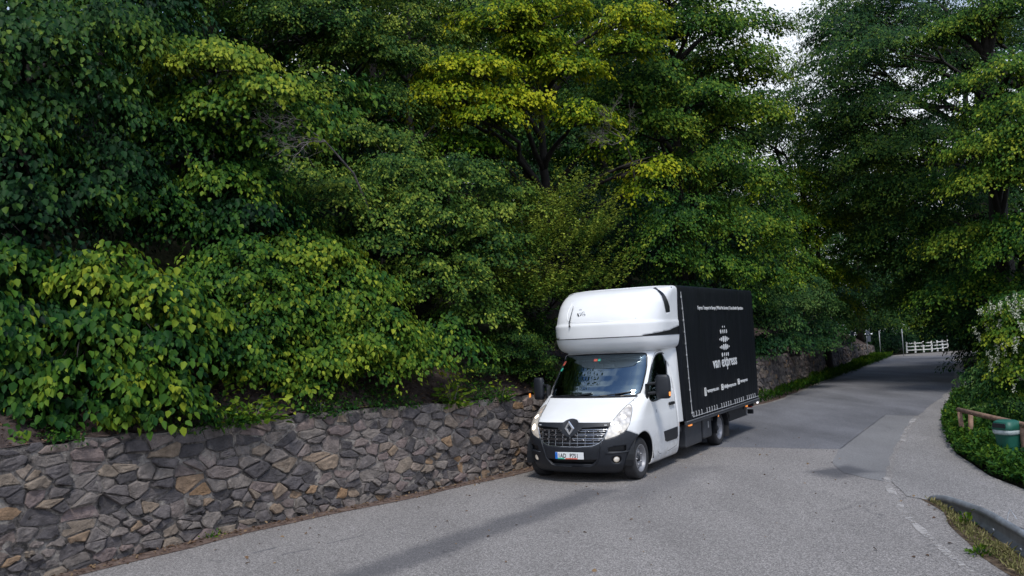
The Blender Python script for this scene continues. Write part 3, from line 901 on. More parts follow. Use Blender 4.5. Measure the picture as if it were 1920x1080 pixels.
    for t in tb:
        zt = .985 + .007 * (1 - abs(t) / .42) + .055 * max(0, 1 - (abs(t) / .085) ** 2) ** .6 if abs(t) < .085 else .985 + .007 * (1 - abs(t) / .42)
        zb = .925 - .10 * max(0, 1 - (abs(t) / .12) ** 2) - (.03 if abs(t) < .13 else 0) - .03 * max(0, (.3 - abs(t)) / .3)
        for z in (zt, (zt + zb) / 2, zb): P.append(surf_pt(CABS, float(t), float(z), XB, .008)[0])
    band.add(P, [(3 * i + j, 3 * i + 3 + j, 3 * i + 4 + j, 3 * i + 1 + j) for i in range(60) for j in range(2)])
    band.build('grille_frame', M['plastic'], gr, smooth=True)
    ch = MB()
    U = [(-.405, .90), (-.378, .79), (-.352, .712), (-.315, .660), (-.25, .620), (-.10, .603), (.10, .603), (.25, .620), (.315, .660), (.352, .712), (.378, .79), (.405, .90)]
    ch.tube([surf_pt(CABS, t, z, XB, .006)[0] for t, z in U], .0085, 6)
    for z0, hw, gap in ((.868, .395, .09), (.798, .375, .06), (.728, .352, .03)):
        for sg in (1, -1):
            for dz_ in (.013, -.013):
                ch.tube([surf_pt(CABS, sg * t, z0 + dz_, XB, -.004)[0] for t in np.linspace(gap, hw, 8)], .0048, 5)
            for t in (gap + .01, gap + (hw - gap) * .36, gap + (hw - gap) * .70, hw - .015):
                p, n = surf_pt(CABS, sg * t, z0, XB, .0)
                ch.box(p, (.014, .032, .024))
    ch.tube([surf_pt(CABS, t, .665, XB, -.004)[0] for t in np.linspace(-.31, .31, 14)], .0048, 5)
    for t in np.linspace(-.34, .34, 9):
        ch.tube([surf_pt(CABS, t, z, XB, -.012)[0] for t, z in ((t, .62), (t, .88))], .003, 4)
    ch.build('grille_bars', M['chrome'], gr)
    for sg in (1, -1):
        p, n = surf_pt(CABS, sg * .375, .945, XB, .012)
        MB().box(p, (.008, .045, .014), Matrix.Rotation(math.atan2(n.y, n.x), 3, 'Z')).build('grille_marker', M['white_sign'], gr)
    # diamond emblem
    em = MB(); cx, cz = surf_pt(CABS, 0, .905, XB, .02)[0].x, .905
    def dia(r1, r2): return [(0, r2), (r1, 0), (0, -r2), (-r1, 0)]
    o_, i_ = dia(.092, .125), dia(.042, .066)
    Vv = []
    for d, dx in ((o_, 0.0), ([(a * .86, b_ * .88) for a, b_ in o_], .018), ([(a * 1.2, b_ * 1.16) for a, b_ in i_], .018), (i_, -.01)):
        Vv += [(cx + dx, a, cz + b_) for a, b_ in d]
    em.add(Vv, [(k * 4 + i, k * 4 + (i + 1) % 4, (k + 1) * 4 + (i + 1) % 4, (k + 1) * 4 + i) for k in range(3) for i in range(4)])
    em.build('emblem', M['emblem'], gr)
    # headlamps
    for nm, sg in (('hl', 1), ('hr', -1)):
        h = part(res, nm, 'headlight', M['headlamp'], van, .004)
        Pb = (hl if sg > 0 else np.array(mir(hl)))
        MB().tube([surf_pt(CABS, float(t), float(z), XB, .003)[0] for t, z in list(Pb) + [Pb[0]]], .0045, 5).build('headlight_seal', M['seam'], h)
        for t, z, r in ((.50, .90, .055), (.54, 1.06, .042)):
            p, n = surf_pt(CABS, sg * t, z, XB, .007)
            q = n.to_track_quat('Y', 'Z').to_matrix()
            m = MB().lathe([(0, .004), (r * .7, .003), (r, 0), (r * .95, -.01)], seg=18); m.V = [tuple(q @ Vector(v) + p) for v in m.V]
            m.build('headlight_bulb', M['head_on'], h, smooth=True)
    # glass
    wsc = part(res, 'ws', 'windscreen', M['windscreen'], van, -.006)
    MB().tube([surf_pt(CABS, float(t), float(z), XB, -.004)[0] for t, z in list(ws) + [ws[0]]], .013, 6).build('windscreen_seal', M['plastic_blk'], wsc)
    mb = MB(); P = []
    for t in np.linspace(-.57, .57, 30):
        for z in (2.062, 1.985): P.append(surf_pt(CABS, float(t), z, XB, -.012)[0])
    mb.add(P, [(2 * i, 2 * i + 2, 2 * i + 3, 2 * i + 1) for i in range(29)]); mb.build('sun_band', M['plastic_blk'], wsc)
    def sticker(t, z, w_, h_, mat, nm):
        p, n = surf_pt(CABS, t, z, XB, -.001); q = n.to_track_quat('X', 'Z').to_matrix()
        MB().box(p, (.003, w_, h_), q).build(nm, mat, wsc)
    sticker(-.08, 1.975, .07, .05, M['sticker_red'], 'windscreen_sticker'); sticker(-.03, 1.975, .045, .05, M['sticker_green'], 'windscreen_sticker')
    sticker(-.555, 1.93, .06, .09, M['sticker_red'], 'windscreen_sticker'); sticker(-.565, 1.82, .06, .07, M['sticker_green'], 'windscreen_sticker')
    for a, b_ in (((-.50, 1.345), (.02, 1.41)), ((.06, 1.345), (.50, 1.425))):
        wp = [surf_pt(CABS, a[0] + (b_[0] - a[0]) * k, a[1] + (b_[1] - a[1]) * k, XB, .014)[0] for k in np.linspace(0, 1, 7)]
        MB().tube(wp, .010, 5).build('wiper', M['plastic_blk'], van)
    # scuttle under the windscreen
    mb = MB(); P = []
    for t in np.linspace(-.58, .58, 40):
        for z in (1.338, 1.366): P.append(surf_pt(CABS, float(t), z, XB, .004)[0])
    mb.add(P, [(2 * i, 2 * i + 2, 2 * i + 3, 2 * i + 1) for i in range(39)]); mb.build('scuttle_panel', M['plastic_blk'], van)
    for nm, sg in (('sl', 1), ('sr', -1)):
        g = part(res, nm, 'side_window', M['side_glass'], van, -.006)
        Pb = sw if sg > 0 else np.array(mir(sw))
        MB().tube([surf_pt(CABS, float(t), float(z), XB, -.002)[0] for t, z in list(Pb) + [Pb[0]]], .011, 6).build('window_seal', M['plastic_blk'], g)
        # door outline, handle, moulding
        door = [(.735, 1.45), (.80, 1.30), (1.0, 1.10), (1.08, .95), (1.12, .82)]
        dl = [(.735, 1.45), (.728, 1.7), (.735, 1.95), (.82, 2.065), (1.1, 2.09), (1.6, 2.075), (1.80, 2.00), (1.87, 1.75), (1.92, 1.35), (1.93, .96), (1.925, .67), (1.93, .34), (1.70, .30), (1.42, .30), (1.36, .36)]
        sm = [surf_pt(CABS, sg * float(np.interp(k, range(len(dl)), [q[0] for q in dl])), float(np.interp(k, range(len(dl)), [q[1] for q in dl])), XB, -.0005)[0] for k in np.linspace(0, len(dl) - 1, 90)]
        dr = MB().tube(sm, .0035, 5).build('door_gap', M['seam'], van)
        hm = MB(); p, n = surf_pt(CABS, sg * 1.77, 1.125, XB, .022)
        hm.box(p, (.25, .035, .055)); hm.build('door_handle', M['plastic_blk'], van, bevel=.012)
        mp = [surf_pt(CABS, sg * t, z, XB, .012)[0] for t, z in ((1.515, .672), (1.93, .682), (1.94, .50), (1.90, .465), (1.62, .47), (1.56, .50))]
        mo = MB(); V2 = [tuple(p) for p in mp] + [(p.x, p.y - sg * .03, p.z) for p in mp]
        mo.add(V2, [(0, 1, 2, 3, 4, 5), (6, 11, 10, 9, 8, 7)] + [(i, (i + 1) % 6, 6 + (i + 1) % 6, 6 + i) for i in range(6)])
        mo.build('door_moulding', M['plastic'], van, bevel=.008)
        # bonnet shut line and sill line
        bl = [(.40, .985), (.44, 1.00), (.482, 1.17), (.52, 1.245), (.56, 1.31), (.60, 1.355)]
        MB().tube([surf_pt(CABS, sg * t, z, XB, -.001)[0] for t, z in bl], .0035, 5).build('bonnet_gap', M['seam'], van)
        # mirror
        mr = MB()
        prof = [(-.10, -.03), (-.085, .03), (-.03, .06), (.04, .05), (.085, .0), (.09, -.03)]
        base = Vector((-.50, sg * (1.24 if sg > 0 else 1.17), 1.49))
        Vv = []; Fc = []
        levels = [(-.20, .70), (-.185, .9), (-.10, 1.0), (0, 1.02), (.10, 1.0), (.17, .92), (.205, .75)]
        rot = Matrix.Rotation(sg * R_(8), 3, 'Z')
        for h_, k in levels:
            for a in range(16):
                an = 2 * PI * a / 16; ca, sa = math.cos(an), math.sin(an)
                x = .075 * k * math.copysign(abs(ca) ** .7, ca); y = (.13 if sg > 0 else .11) * k * math.copysign(abs(sa) ** .6, sa)
                if x < 0: x *= .35
                Vv.append(rot @ Vector((x, y, h_)) + base)
        n_ = 16
        Fc = [(i * n_ + k, i * n_ + (k + 1) % n_, (i + 1) * n_ + (k + 1) % n_, (i + 1) * n_ + k) for i in range(len(levels) - 1) for k in range(n_)]
        Fc += [tuple(range(n_)), tuple(range((len(levels) - 1) * n_, len(levels) * n_))]
        mr.add(Vv, Fc)
        mo = mr.build('wing_mirror', M['plastic'], van, smooth=True)
        ar = MB()
        for z in (1.40, 1.56): ar.tube([(-.47, sg * .97, z - .02), (-.49, sg * 1.14, z)], [.034, .024], 8)
        ar.box((-.46, sg * .965, 1.42), (.14, .03, .26))
        ar.build('mirror_arm', M['plastic_blk'], mo, bevel=.008)
        MB().box((-.535, sg * 1.24, 1.53), (.008, .20, .24), rot).build('mirror_glass', M['mirror_glass'], mo)
        MB().box((-.47, sg * 1.365, 1.37), (.05, .018, .07)).build('mirror_indicator', M['orange'], mo, bevel=.006)
        # fairing between the cab and the box
        fp = [(-1.42, 2.12), (-2.05, 2.16), (-2.09, 1.6), (-2.13, .90), (-2.11, .79), (-2.02, .74), (-1.74, .745), (-1.745, 1.0), (-1.73, 1.35), (-1.66, 1.8)]
        fm = MB()
        V2 = [];
        for (x, z) in fp:
            yy = float(np.interp(z, [.7, 1.3, 2.16], [1.035, 1.03, 1.0])); yb = float(np.interp(x, [-2.13, -1.42], [yy, float(np.interp(z, CABS['z'], CABS['ys'])) + .004]))
            V2.append((x, sg * yb, z))
        V2 += [(x, y - sg * .05, z) for x, y, z in V2]; k = len(fp)
        fm.add(V2, [tuple(range(k)), tuple(range(2 * k - 1, k - 1, -1))] + [(i, (i + 1) % k, k + (i + 1) % k, k + i) for i in range(k)])
        fm.build('side_fairing', M['paint'], van, bevel=.012, seg=3)
        p, n = surf_pt(CABS, sg * 1.30, 1.055, XB, .003)
        MB().box(p, (.03, .004, .055)).build('fender_badge', M['grey_mark'], van)
    # plate
    pl = MB(); px_ = .735; pl.box((px_, 0, .462), (.012, .52, .112)); pl = pl.build('number_plate', M['plate_white'], van, bevel=.003)
    MB().box((px_ + .0075, -.238, .462), (.004, .044, .110)).build('plate_blue_band', M['plate_blue'], pl)
    MB().box((px_ + .0075, .04, .415), (.004, .22, .018)).build('plate_sticker', M['sticker_red'], pl)
    MB().box((px_ + .0075, -.155, .415), (.004, .12, .018)).build('plate_sticker', M['sticker_green'], pl)
    for s_, y_ in (('1AD', -.208), ('P751', .008)):
        Mx = Matrix.Translation((px_ + .0085, y_, .430)) @ Matrix(((0, 0, 1, 0), (1, 0, 0, 0), (0, 1, 0, 0), (0, 0, 0, 1)))
        text_mesh('plate_lettering', s_, .096, Mx, M['black_print'], pl, xs=.80, bold=.0012, depth=.001, sp=1.05)
    # ---- roof pod
    slot = [(.42, 2.372), (.55, 2.40), (.80, 2.435), (1.3, 2.48), (2.01, 2.525), (2.01, 2.363), (1.3, 2.366), (.55, 2.369)]
    strip = [(.50, 3.25), (.60, 3.19), (.715, 3.075), (.80, 2.95), (.885, 2.77), (1.08, 2.79), (.93, 2.96), (.74, 3.12), (.60, 3.215), (.53, 3.262)]
    rp = carve(PODS, -2.0, [('slot', slot), ('slot2', mir(slot)), ('strip1', strip), ('strip2', mir(strip))], nt=56, ns=24, dz=.024)
    pod = part(rp, 'body', 'roof_pod', M['pod_paint'], van, 0, .010)
    part(rp, 'slot', 'pod_vent_slot', M['plastic_blk'], pod, -.012)
    part(rp, 'slot2', 'pod_vent_slot', M['plastic_blk'], pod, -.012)
    MB().tube([surf_pt(PODS, float(t), 2.372, -2.0, -.001)[0] for t in np.linspace(-1.98, 1.98, 120)], .0075, 5).build('pod_joint', M['black_print'], pod)
    for k_ in '12': part(rp, 'strip' + k_, 'pod_rubber_strip', M['plastic_blk'], pod, .002)
    ring = [tuple(contour(PODS, np.array([3.285]), np.array([t]), -2.0)[0]) for t in np.linspace(-2, 2, 61)]
    ring2 = [(x * .9 - .195, y * .8, 3.297) for x, y, z in ring]
    k = 61; mb = MB(); mb.add(ring + ring2, [(i, i + 1, k + i + 1, k + i) for i in range(k - 1)] + [tuple(range(k, 2 * k))])
    mb.build('pod_top', M['pod_paint'], pod, smooth=False)
    mb = MB(); ring = [tuple(contour(PODS, np.array([2.10]), np.array([t]), -2.0)[0]) for t in np.linspace(-2, 2, 61)]
    mb.add(ring, [tuple(range(61))]); mb.build('pod_floor', M['pod_paint'], pod)
    # swage lines moulded in the pod face
    for pts in ([(-.35, 3.05), (-.37, 2.90), (-.36, 2.76), (-.31, 2.69), (-.15, 2.665), (.2, 2.66)], [(.42, 2.69), (.46, 2.80), (.52, 2.91), (.60, 3.0)]):
        c_ = smooth_line(pts)
        MB().tube([surf_pt(PODS, t, z, -2.0, -.004)[0] for t, z in c_], .009, 6).build('pod_swage', M['pod_paint'], pod, smooth=True)
    an = [surf_pt(PODS, -.30, z, -2.0, o)[0] for z, o in ((2.60, .01), (2.63, .05), (2.80, .03), (2.96, .03))]
    MB().tube(an, [.022, .012, .005, .004], 6).build('antenna', M['black_print'], pod)
    p, n = surf_pt(PODS, -.19, 2.80, -2.0, .004)
    fr = Matrix((( n.x, -n.y, 0), (n.y, n.x, 0), (0, 0, 1)))    # x out, y across, z up
    mk = MB(); cr = MB()
    def bar(mb, a, b_, wd):
        A = p + fr @ Vector((.0, a[0], a[1])); B = p + fr @ Vector((.0, b_[0], b_[1])); mb.tube([A, B], wd, 5)
    bar(mk, (-.075, .035), (-.030, -.045), .012); bar(mk, (-.030, -.045), (.01, .02), .006)
    mk.build('pod_mark', M['black_print'], pod)
    g_ = [(.075 + .045 * math.cos(a), .02 + .04 * math.sin(a)) for a in np.linspace(R_(50), R_(330), 10)] + [(.11, .02), (.08, .02)]
    for a, b_ in zip(g_[:-1], g_[1:]): bar(cr, a, b_, .006)
    for a in ((-.03, .11), (.0, .12), (.03, .11)): bar(cr, (a[0] * .6, .09), a, .006)
    cr.build('pod_mark', M['grey_mark'], pod)
    p, n = surf_pt(PODS, .87, 3.235, -2.0, .004)
    mb = MB().lathe([(0, .004), (.02, .004), (.02, -.004)], c=p, axis=1, seg=12); mb.build('pod_latch', M['alu'], pod)
    # ---- cargo box under tarpaulin
    X0, X1, YB, Z0, Z1 = -1.985, -7.16, 1.08, .73, 3.285
    def sect(n1=26, n2=22, r=.045):
        P = []
        def edge(a, b_, k): P.extend([(a[0] + (b_[0] - a[0]) * i / k, a[1] + (b_[1] - a[1]) * i / k) for i in range(k)])
        edge((-YB + .005, Z0), (YB - .005, Z0), 4)
        edge((YB, Z0 + .005), (YB, Z1 - r), n1)
        P.extend([(YB - r + r * math.cos(a), Z1 - r + r * math.sin(a)) for a in np.linspace(0, PI / 2, 5)])
        edge((YB - r - .01, Z1), (-YB + r, Z1), n2)
        P.extend([(-YB + r - r * math.sin(a), Z1 - r + r * math.cos(a)) for a in np.linspace(0, PI / 2, 5)])
        edge((-YB, Z1 - r - .01), (-YB, Z0 + .005), n1)
        return P
    S_ = sect(); ns_ = len(S_); xs_ = [X0, X0 - .012] + list(np.linspace(X0 - .06, X1 + .06, 90)) + [X1 + .012, X1]
    V = []
    for i, x in enumerate(xs_):
        ins = .014 if i in (0, len(xs_) - 1) else 0
        for (y, z) in S_:
            yy, zz = y, z
            if abs(abs(y) - YB) < .02 and Z0 + .03 < z < Z1 - .06 and not ins:
                pul = .012 * mnoise.noise(Vector((x * 1.3, y, z * .35))) + .007 * mnoise.noise(Vector((x * 4.2, y * 2, z * .6))) + .004 * mnoise.noise(Vector((x * 9 + z, y, z * 2)))
                post = min(abs((x - X0) % 1.29), 1.29 - abs((x - X0) % 1.29))
                yy += math.copysign(pul - .008 * math.exp(-(post / .12) ** 2) * 0 + .006 * math.exp(-(post / .03) ** 2), y)
            if z > Z1 - .02: zz += .018 * math.sin(PI * (y + YB) / (2 * YB)) + .006 * mnoise.noise(Vector((x * 2, y * 2, 0)))
            V.append((x, yy * (1 - ins / 1.08), zz - ins * (1 if z > 2 else -1)))
    Fc = [(i * ns_ + k, i * ns_ + (k + 1) % ns_, (i + 1) * ns_ + (k + 1) % ns_, (i + 1) * ns_ + k) for i in range(len(xs_) - 1) for k in range(ns_)]
    Fc += [tuple(range(ns_)), tuple(range((len(xs_) - 1) * ns_, len(xs_) * ns_))]
    mb = MB(); mb.add(V, Fc)
    box = mb.build('cargo_box', M['tarp'], van, smooth=True)
    es = box.modifiers.new('es', 'EDGE_SPLIT'); es.split_angle = R_(50)
    for sg in (1, -1):
        ys_ = sg * (YB + .014)
        # white lacing cord with toggles down the front edge
        cd_ = MB(); line = [(-2.09, 3.16), (-2.13, 2.9), (-2.19, 2.3), (-2.25, 1.6), (-2.30, 1.1), (-2.33, .80)]
        cp = smooth_line(line, 60)
        cd_.tube([(x, ys_ + sg * .004, z) for x, z in cp], .008, 6)
        cd_.build('lacing_cord', M['grey_mark'], box)
        for z in np.arange(.86, 3.1, .22):
            x = float(np.interp(z, [q[1] for q in line][::-1], [q[0] for q in line][::-1]))
            MB().box((x + .012, ys_ + sg * .006, z), (.028, .02, .038)).build('cord_toggle', M['grey_mark'], box, bevel=.004)
        x = X0 - .42
        k = 0
        while x > X1 + .1:
            if k % 6 != 4:
                MB().tube([(x, ys_ + sg * .004, Z0 + .04), (x, ys_ + sg * .006, Z0 + .10), (x + .008, ys_ + sg * .004, Z0 + .135), (x - .008, ys_, Z0 + .14)], [.008, .009, .013, .006], 6).build('eyelet_strap', M['grey_mark'], box)
            x -= .163; k += 1
        MB().tube([(X0 - .38, ys_ + sg * .004, Z0 + .052), (X1 + .05, ys_ + sg * .004, Z0 + .052)], .0065, 5).build('customs_cord', M['grey_mark'], box)
        MB().box((-4.57, sg * (YB - .005), Z0 - .035), (5.16, .05, .075)).build('side_rail', M['alu'] if False else M['toolbox'], box, bevel=.006)
        MB().box((-4.57, sg * (YB + .022), Z0 - .002), (5.16, .010, .018)).build('rail_trim', M['alu'], box)
        if sg > 0: Mt = lambda x, z: Matrix.Translation((x, ys_ + .009, z)) @ Matrix(((-1, 0, 0, 0), (0, 0, 1, 0), (0, 1, 0, 0), (0, 0, 0, 1)))
        else: Mt = lambda x, z: Matrix.Translation((-9.14 - x if False else x, ys_ - .004, z)) @ Matrix(((1, 0, 0, 0), (0, 0, -1, 0), (0, 1, 0, 0), (0, 0, 0, 1)))
        X = (lambda x: x) if sg > 0 else (lambda x: -9.16 - x)
        def tx(s_, x, z, size, xs, bold, width):
            o = text_mesh('tarpaulin_lettering', s_, size, Matrix.Identity(4), M['white_sign'], box, 1.0, bold, .0015)
            wv = [v.co.x for v in o.data.vertices]; cur = max(wv) - min(wv)
            o.data.transform(Mt(X(x), z) @ Matrix.Diagonal((width / cur, 1, 1, 1)))
        tx('Express Transport in Europe | Whole Van Services | Cross-Border Operations', -3.02, 2.83, .10, 1, .0015, 3.22)
        tx('van express', -3.78, 1.625, .31, 1, .007, 1.73)
        tx('vanexpress.com', -3.30, 1.165, .105, 1, .0025, .76)
        tx('hello@vanexpress.com', -4.44, 1.165, .105, 1, .0025, .88)
        tx('vanexpress', -5.66, 1.20, .105, 1, .0025, .60)
        yy_ = ys_ + sg * .009
        def frame(x, z, w_, h_, dot):
            ic = MB()
            for a, b_ in (((-w_, -h_), (w_, -h_)), ((w_, -h_), (w_, h_)), ((w_, h_), (-w_, h_)), ((-w_, h_), (-w_, -h_))):
                ic.tube([(X(x) + a[0], yy_, z + a[1]), (X(x) + b_[0], yy_, z + b_[1])], .010, 5)
            if dot: ic.tube([(X(x) + .022 * math.cos(a), yy_, z + .022 * math.sin(a)) for a in np.linspace(0, 2 * PI, 9)], .007, 5)
            ic.build('contact_icon', M['white_sign'], box)
        frame(-3.18, 1.19, .035, .075, 0); frame(-4.31, 1.20, .05, .055, 1); frame(-5.53, 1.23, .05, .055, 1)
        # the mark of white pills above the name
        pm = MB()
        rows = [(2.46, [(-.07, .022, .022), (.07, .022, .022)]),
                (2.36, [(-.22, .045, .045), (-.06, .042, .036), (.07, .042, .026), (.20, .042, .030)]),
                (2.195, [(-.31, .020, .028), (-.20, .042, .045), (-.06, .068, .058), (.08, .068, .050), (.20, .048, .045), (.32, .020, .028)]),
                (2.03, [(-.31, .020, .028), (-.20, .042, .045), (-.06, .064, .055), (.08, .068, .052), (.20, .050, .048), (.32, .020, .028)]),
                (1.87, [(-.20, .045, .042), (-.04, .040, .030), (.09, .040, .030), (.22, .042, .036)]),
                (1.785, [(-.04, .022, .022), (.09, .022, .022)])]
        for z, L_ in rows:
            for dx, hh, rr in L_:
                c_ = -4.66 + (-dx); n_ = 14; ring_ = []
                for a in range(n_):
                    an_ = 2 * PI * a / n_; ca, sa = math.cos(an_), math.sin(an_)
                    ring_.append((X(c_) + rr * ca, yy_ - sg * .002, z + (hh - rr if hh > rr else 0) * (1 if sa > 0 else -1) + min(hh, rr) * sa))
                pm.add(ring_ + [(a_, b_ + sg * .003, c2) for a_, b_, c2 in ring_], [tuple(range(n_, 2 * n_))] + [(i, (i + 1) % n_, n_ + (i + 1) % n_, n_ + i) for i in range(n_)])
        pm.build('tarpaulin_mark', M['white_sign'], box)['label'] = 'diamond-like mark of rows of white dots above the name'
        # lights and boxes under the floor
        MB().box((-2.36, sg * 1.02, .645), (.13, .07, .07)).build('side_marker_lamp', M['orange'], van, bevel=.01)
        MB().box((-4.15, sg * 1.02, .62), (.05, .03, .04)).build('side_marker_lamp', M['orange'], van, bevel=.006)
        MB().box((-6.33, sg * 1.02, .63), (.10, .03, .06)).build('side_marker_lamp', M['orange'], van, bevel=.006)
        MB().box((-2.62, sg * .80, .44), (.92, .42, .44)).build('underbody_box', M['toolbox'], van, bevel=.03, seg=3)
        t2 = MB().box((-3.42, sg * .80, .47), (.50, .46, .42)).build('tool_box', M['toolbox'], van, bevel=.04, seg=3)
        MB().box((-3.42, sg * 1.038, .52), (.05, .02, .13)).build('box_latch', M['alu'], t2, bevel=.005)
        # rear mudguard
        mg = MB(); Pm = []
        for k in range(15):
            a = R_(-8) + (PI + R_(4)) * k / 14
            for r in (.415, .435):
                for y in (.60, 1.06): Pm.append((-4.33 + r * math.cos(a), sg * y, .345 + r * math.sin(a)))
        for k in range(14):
            b4 = 4 * k
            for q in ((0, 1, 5, 4), (2, 6, 7, 3), (1, 3, 7, 5), (0, 4, 6, 2)): mg.F.append(tuple(b4 + i for i in q))
        mg.V = Pm; mg.build('mudguard', M['plastic_blk'], van)
        MB().box((-4.33 - .435, sg * .83, .27), (.015, .44, .30)).build('mud_flap', M['rubber'], van)
        MB().box((-7.05, sg * .80, .60), (.10, .30, .16)).build('tail_lamp', M['red'], van, bevel=.01)
        MB().box((-7.12, sg * 1.06, .63), (.06, .04, .05)).build('outline_marker_lamp', M['lamp_white'], van, bevel=.01)
    MB().box((-5.75, 0, .545), (1.30, 1.96, .30)).build('tail_locker', M['chassis'], van, bevel=.02)
    MB().box((-6.42, .985, .545), (.035, .03, .30)).build('locker_edge_trim', M['alu'], van)
    MB().box((-6.42, -.985, .545), (.035, .03, .30)).build('locker_edge_trim', M['alu'], van)
    chs = MB()
    for sg in (1, -1): chs.box((-3.9, sg * .42, .50), (6.3, .08, .16))
    for x in (-1.9, -2.9, -3.8, -5.0, -6.2, -7.0): chs.box((x, 0, .60), (.08, 2.0, .08))
    chs.box((-4.33, 0, .345), (.12, 1.5, .12)); chs.box((0, 0, .30), (.15, 1.5, .12)); chs.box((-.45, 0, .32), (1.7, 1.3, .16))
    chs.box((-7.1, 0, .42), (.08, 1.9, .1)); chs.box((-7.08, .5, .52), (.05, .06, .2)); chs.box((-7.08, -.5, .52), (.05, .06, .2))
    chs.build('chassis_frame', M['chassis'], van)
    # wheel-arch liners
    for sg in (1, -1):
        L_ = MB(); P = []
        for k in range(17):
            a = PI * k / 16 * 1.1 - .05 * PI
            for y in (.60, 1.0): P.append((-.04 + .45 * math.cos(a), sg * y, .345 + .45 * math.sin(a)))
        L_.add(P, [(2 * k, 2 * k + 2, 2 * k + 3, 2 * k + 1) for k in range(16)]); L_.add([(-.5, sg * .6, .1), (.42, sg * .6, .1), (.42, sg * .6, .8), (-.5, sg * .6, .8)], [(0, 1, 2, 3)])
        L_.build('wheel_arch_liner', M['plastic_blk'], van)
    # wheels
    def wheel(cx, cy, steer):
        sg = 1 if cy > 0 else -1
        wh = empty('wheel', (cx, cy, .342), steer); wh.parent = van
        ty = [(.225, -.10), (.27, -.112), (.318, -.108), (.336, -.092), (.342, -.06), (.342, .06), (.336, .092), (.318, .108), (.27, .112), (.225, .10)]
        MB().lathe(ty, seg=48).build('tyre', M['rubber'], wh, smooth=True)
        rim_ = MB().lathe([(.226, -.10), (.226, .085), (.232, .100), (.222, .104), (.208, .092), (.200, .055), (.180, .035), (.13, .058), (.10, .062), (.085, .045), (.0, .045)] if sg > 0 else
                          [(.226, .10), (.226, -.085), (.232, -.100), (.222, -.104), (.208, -.092), (.200, -.055), (.180, -.035), (.13, -.058), (.10, -.062), (.085, -.045), (.0, -.045)], seg=40)
        for k in range(5):
            a = 2 * PI * k / 5
            rim_.lathe([(.0, .082 * sg), (.013, .082 * sg), (.014, .05 * sg)], c=(.105 * math.cos(a), 0, .105 * math.sin(a)), seg=8)
        rim_.build('rim', M['rim'], wh, smooth=True)
        hl_ = MB()
        for k in range(12):
            a = 2 * PI * k / 12
            c_ = Vector((.166 * math.cos(a), sg * .0475, .166 * math.sin(a)))
            ring_ = []
            for j in range(10):
                b_ = 2 * PI * j / 10
                rr, tt = .013 * math.cos(b_), .024 * math.sin(b_)
                ring_.append(c_ + Vector((math.cos(a) * rr - math.sin(a) * tt, sg * rr * -.45, math.sin(a) * rr + math.cos(a) * tt)))
            hl_.add(ring_, [tuple(range(10))])
        hl_.build('rim_slots', M['plastic_blk'], wh)
        MB().lathe([(0, .078 * sg), (.045, .074 * sg), (.056, .06 * sg), (.058, .04 * sg)], seg=20).build('hub_cap', M['plastic'], wh, smooth=True)
    for cx in (0, -4.33):
        for sg in (1, -1): wheel(cx, sg * (.862 if cx == 0 else .87), 0)
    # ---- cab interior
    db = MB(); db.prism([(-.15, 1.30), (-.62, 1.30), (-.80, 1.18), (-.80, .80), (.0, .80)], 1, -.84, .84)
    db.build('dashboard', M['interior'], van, bevel=.03)
    for (y, w_) in ((.52, .50), (-.40, .90)):
        st_ = MB().box((-1.42, y, 1.38), (.14, w_, .72), Matrix.Rotation(R_(-10), 3, 'Y')).build('seat', M['seat'], van, bevel=.05, seg=3)
        for dy in ((0,) if w_ < .6 else (-.22, .22)):
            MB().box((-1.50, y + dy, 1.83), (.09, .26, .20)).build('headrest', M['seat'], st_, bevel=.04, seg=3)
        MB().box((-1.18, y, .98), (.50, w_, .16)).build('seat_cushion', M['seat'], st_, bevel=.05, seg=3)
    sw_ = MB().tube([Vector((-.86, .52, 1.22)) + Matrix.Rotation(R_(-60), 3, 'Y') @ Vector((.0 + .20 * math.cos(a), .20 * math.sin(a), 0)) for a in np.linspace(0, 2 * PI, 25)], .016, 8)
    sw_.build('steering_wheel', M['plastic_blk'], van, smooth=True)
    MB().box((-.40, -.52, 1.335), (.16, .26, .012), Matrix.Rotation(R_(12), 3, 'Z')).build('paper_on_dashboard', M['white_sign'], van)
    MB().box((-.88, 0, 1.93), (.03, .22, .07)).build('inside_mirror', M['plastic_blk'], van, bevel=.01)
    return van
def smooth_line(P, n=24):
    P = np.array(P, float); out = []
    k = len(P)
    for i in range(k - 1):
        p0, p1, p2, p3 = P[max(i - 1, 0)], P[i], P[i + 1], P[min(i + 2, k - 1)]
        for t in np.linspace(0, 1, max(2, n // (k - 1)), endpoint=False):
            out.append(tuple(.5 * ((2 * p1) + (-p0 + p2) * t + (2 * p0 - 5 * p1 + 4 * p2 - p3) * t * t + (-p0 + 3 * p1 - 3 * p2 + p3) * t ** 3)))
    out.append(tuple(P[-1]))
    return out
build_van()

# ================================================================== FOLIAGE
def quad_mesh(name, V, Q, mat, tint=None, parent=None, mi=None):
    me = bpy.data.meshes.new(name)
    nv, nf = len(V), len(Q)
    me.vertices.add(nv); me.vertices.foreach_set('co', np.ascontiguousarray(V, np.float32).ravel())
    me.loops.add(nf * 4); me.loops.foreach_set('vertex_index', np.ascontiguousarray(Q, np.int32).ravel())
    me.polygons.add(nf); me.polygons.foreach_set('loop_start', np.arange(nf, dtype=np.int32) * 4)
    for m in (mat if isinstance(mat, (list, tuple)) else [mat]): me.materials.append(m)
    if mi is not None: me.polygons.foreach_set('material_index', np.ascontiguousarray(mi, np.int32))
    me.update(calc_edges=True)
    if tint is not None:
        a = me.attributes.new('tint', 'FLOAT', 'FACE'); a.data.foreach_set('value', np.ascontiguousarray(tint, np.float32))
    o = bpy.data.objects.new(name, me); COL.objects.link(o); o.parent = parent
    return o
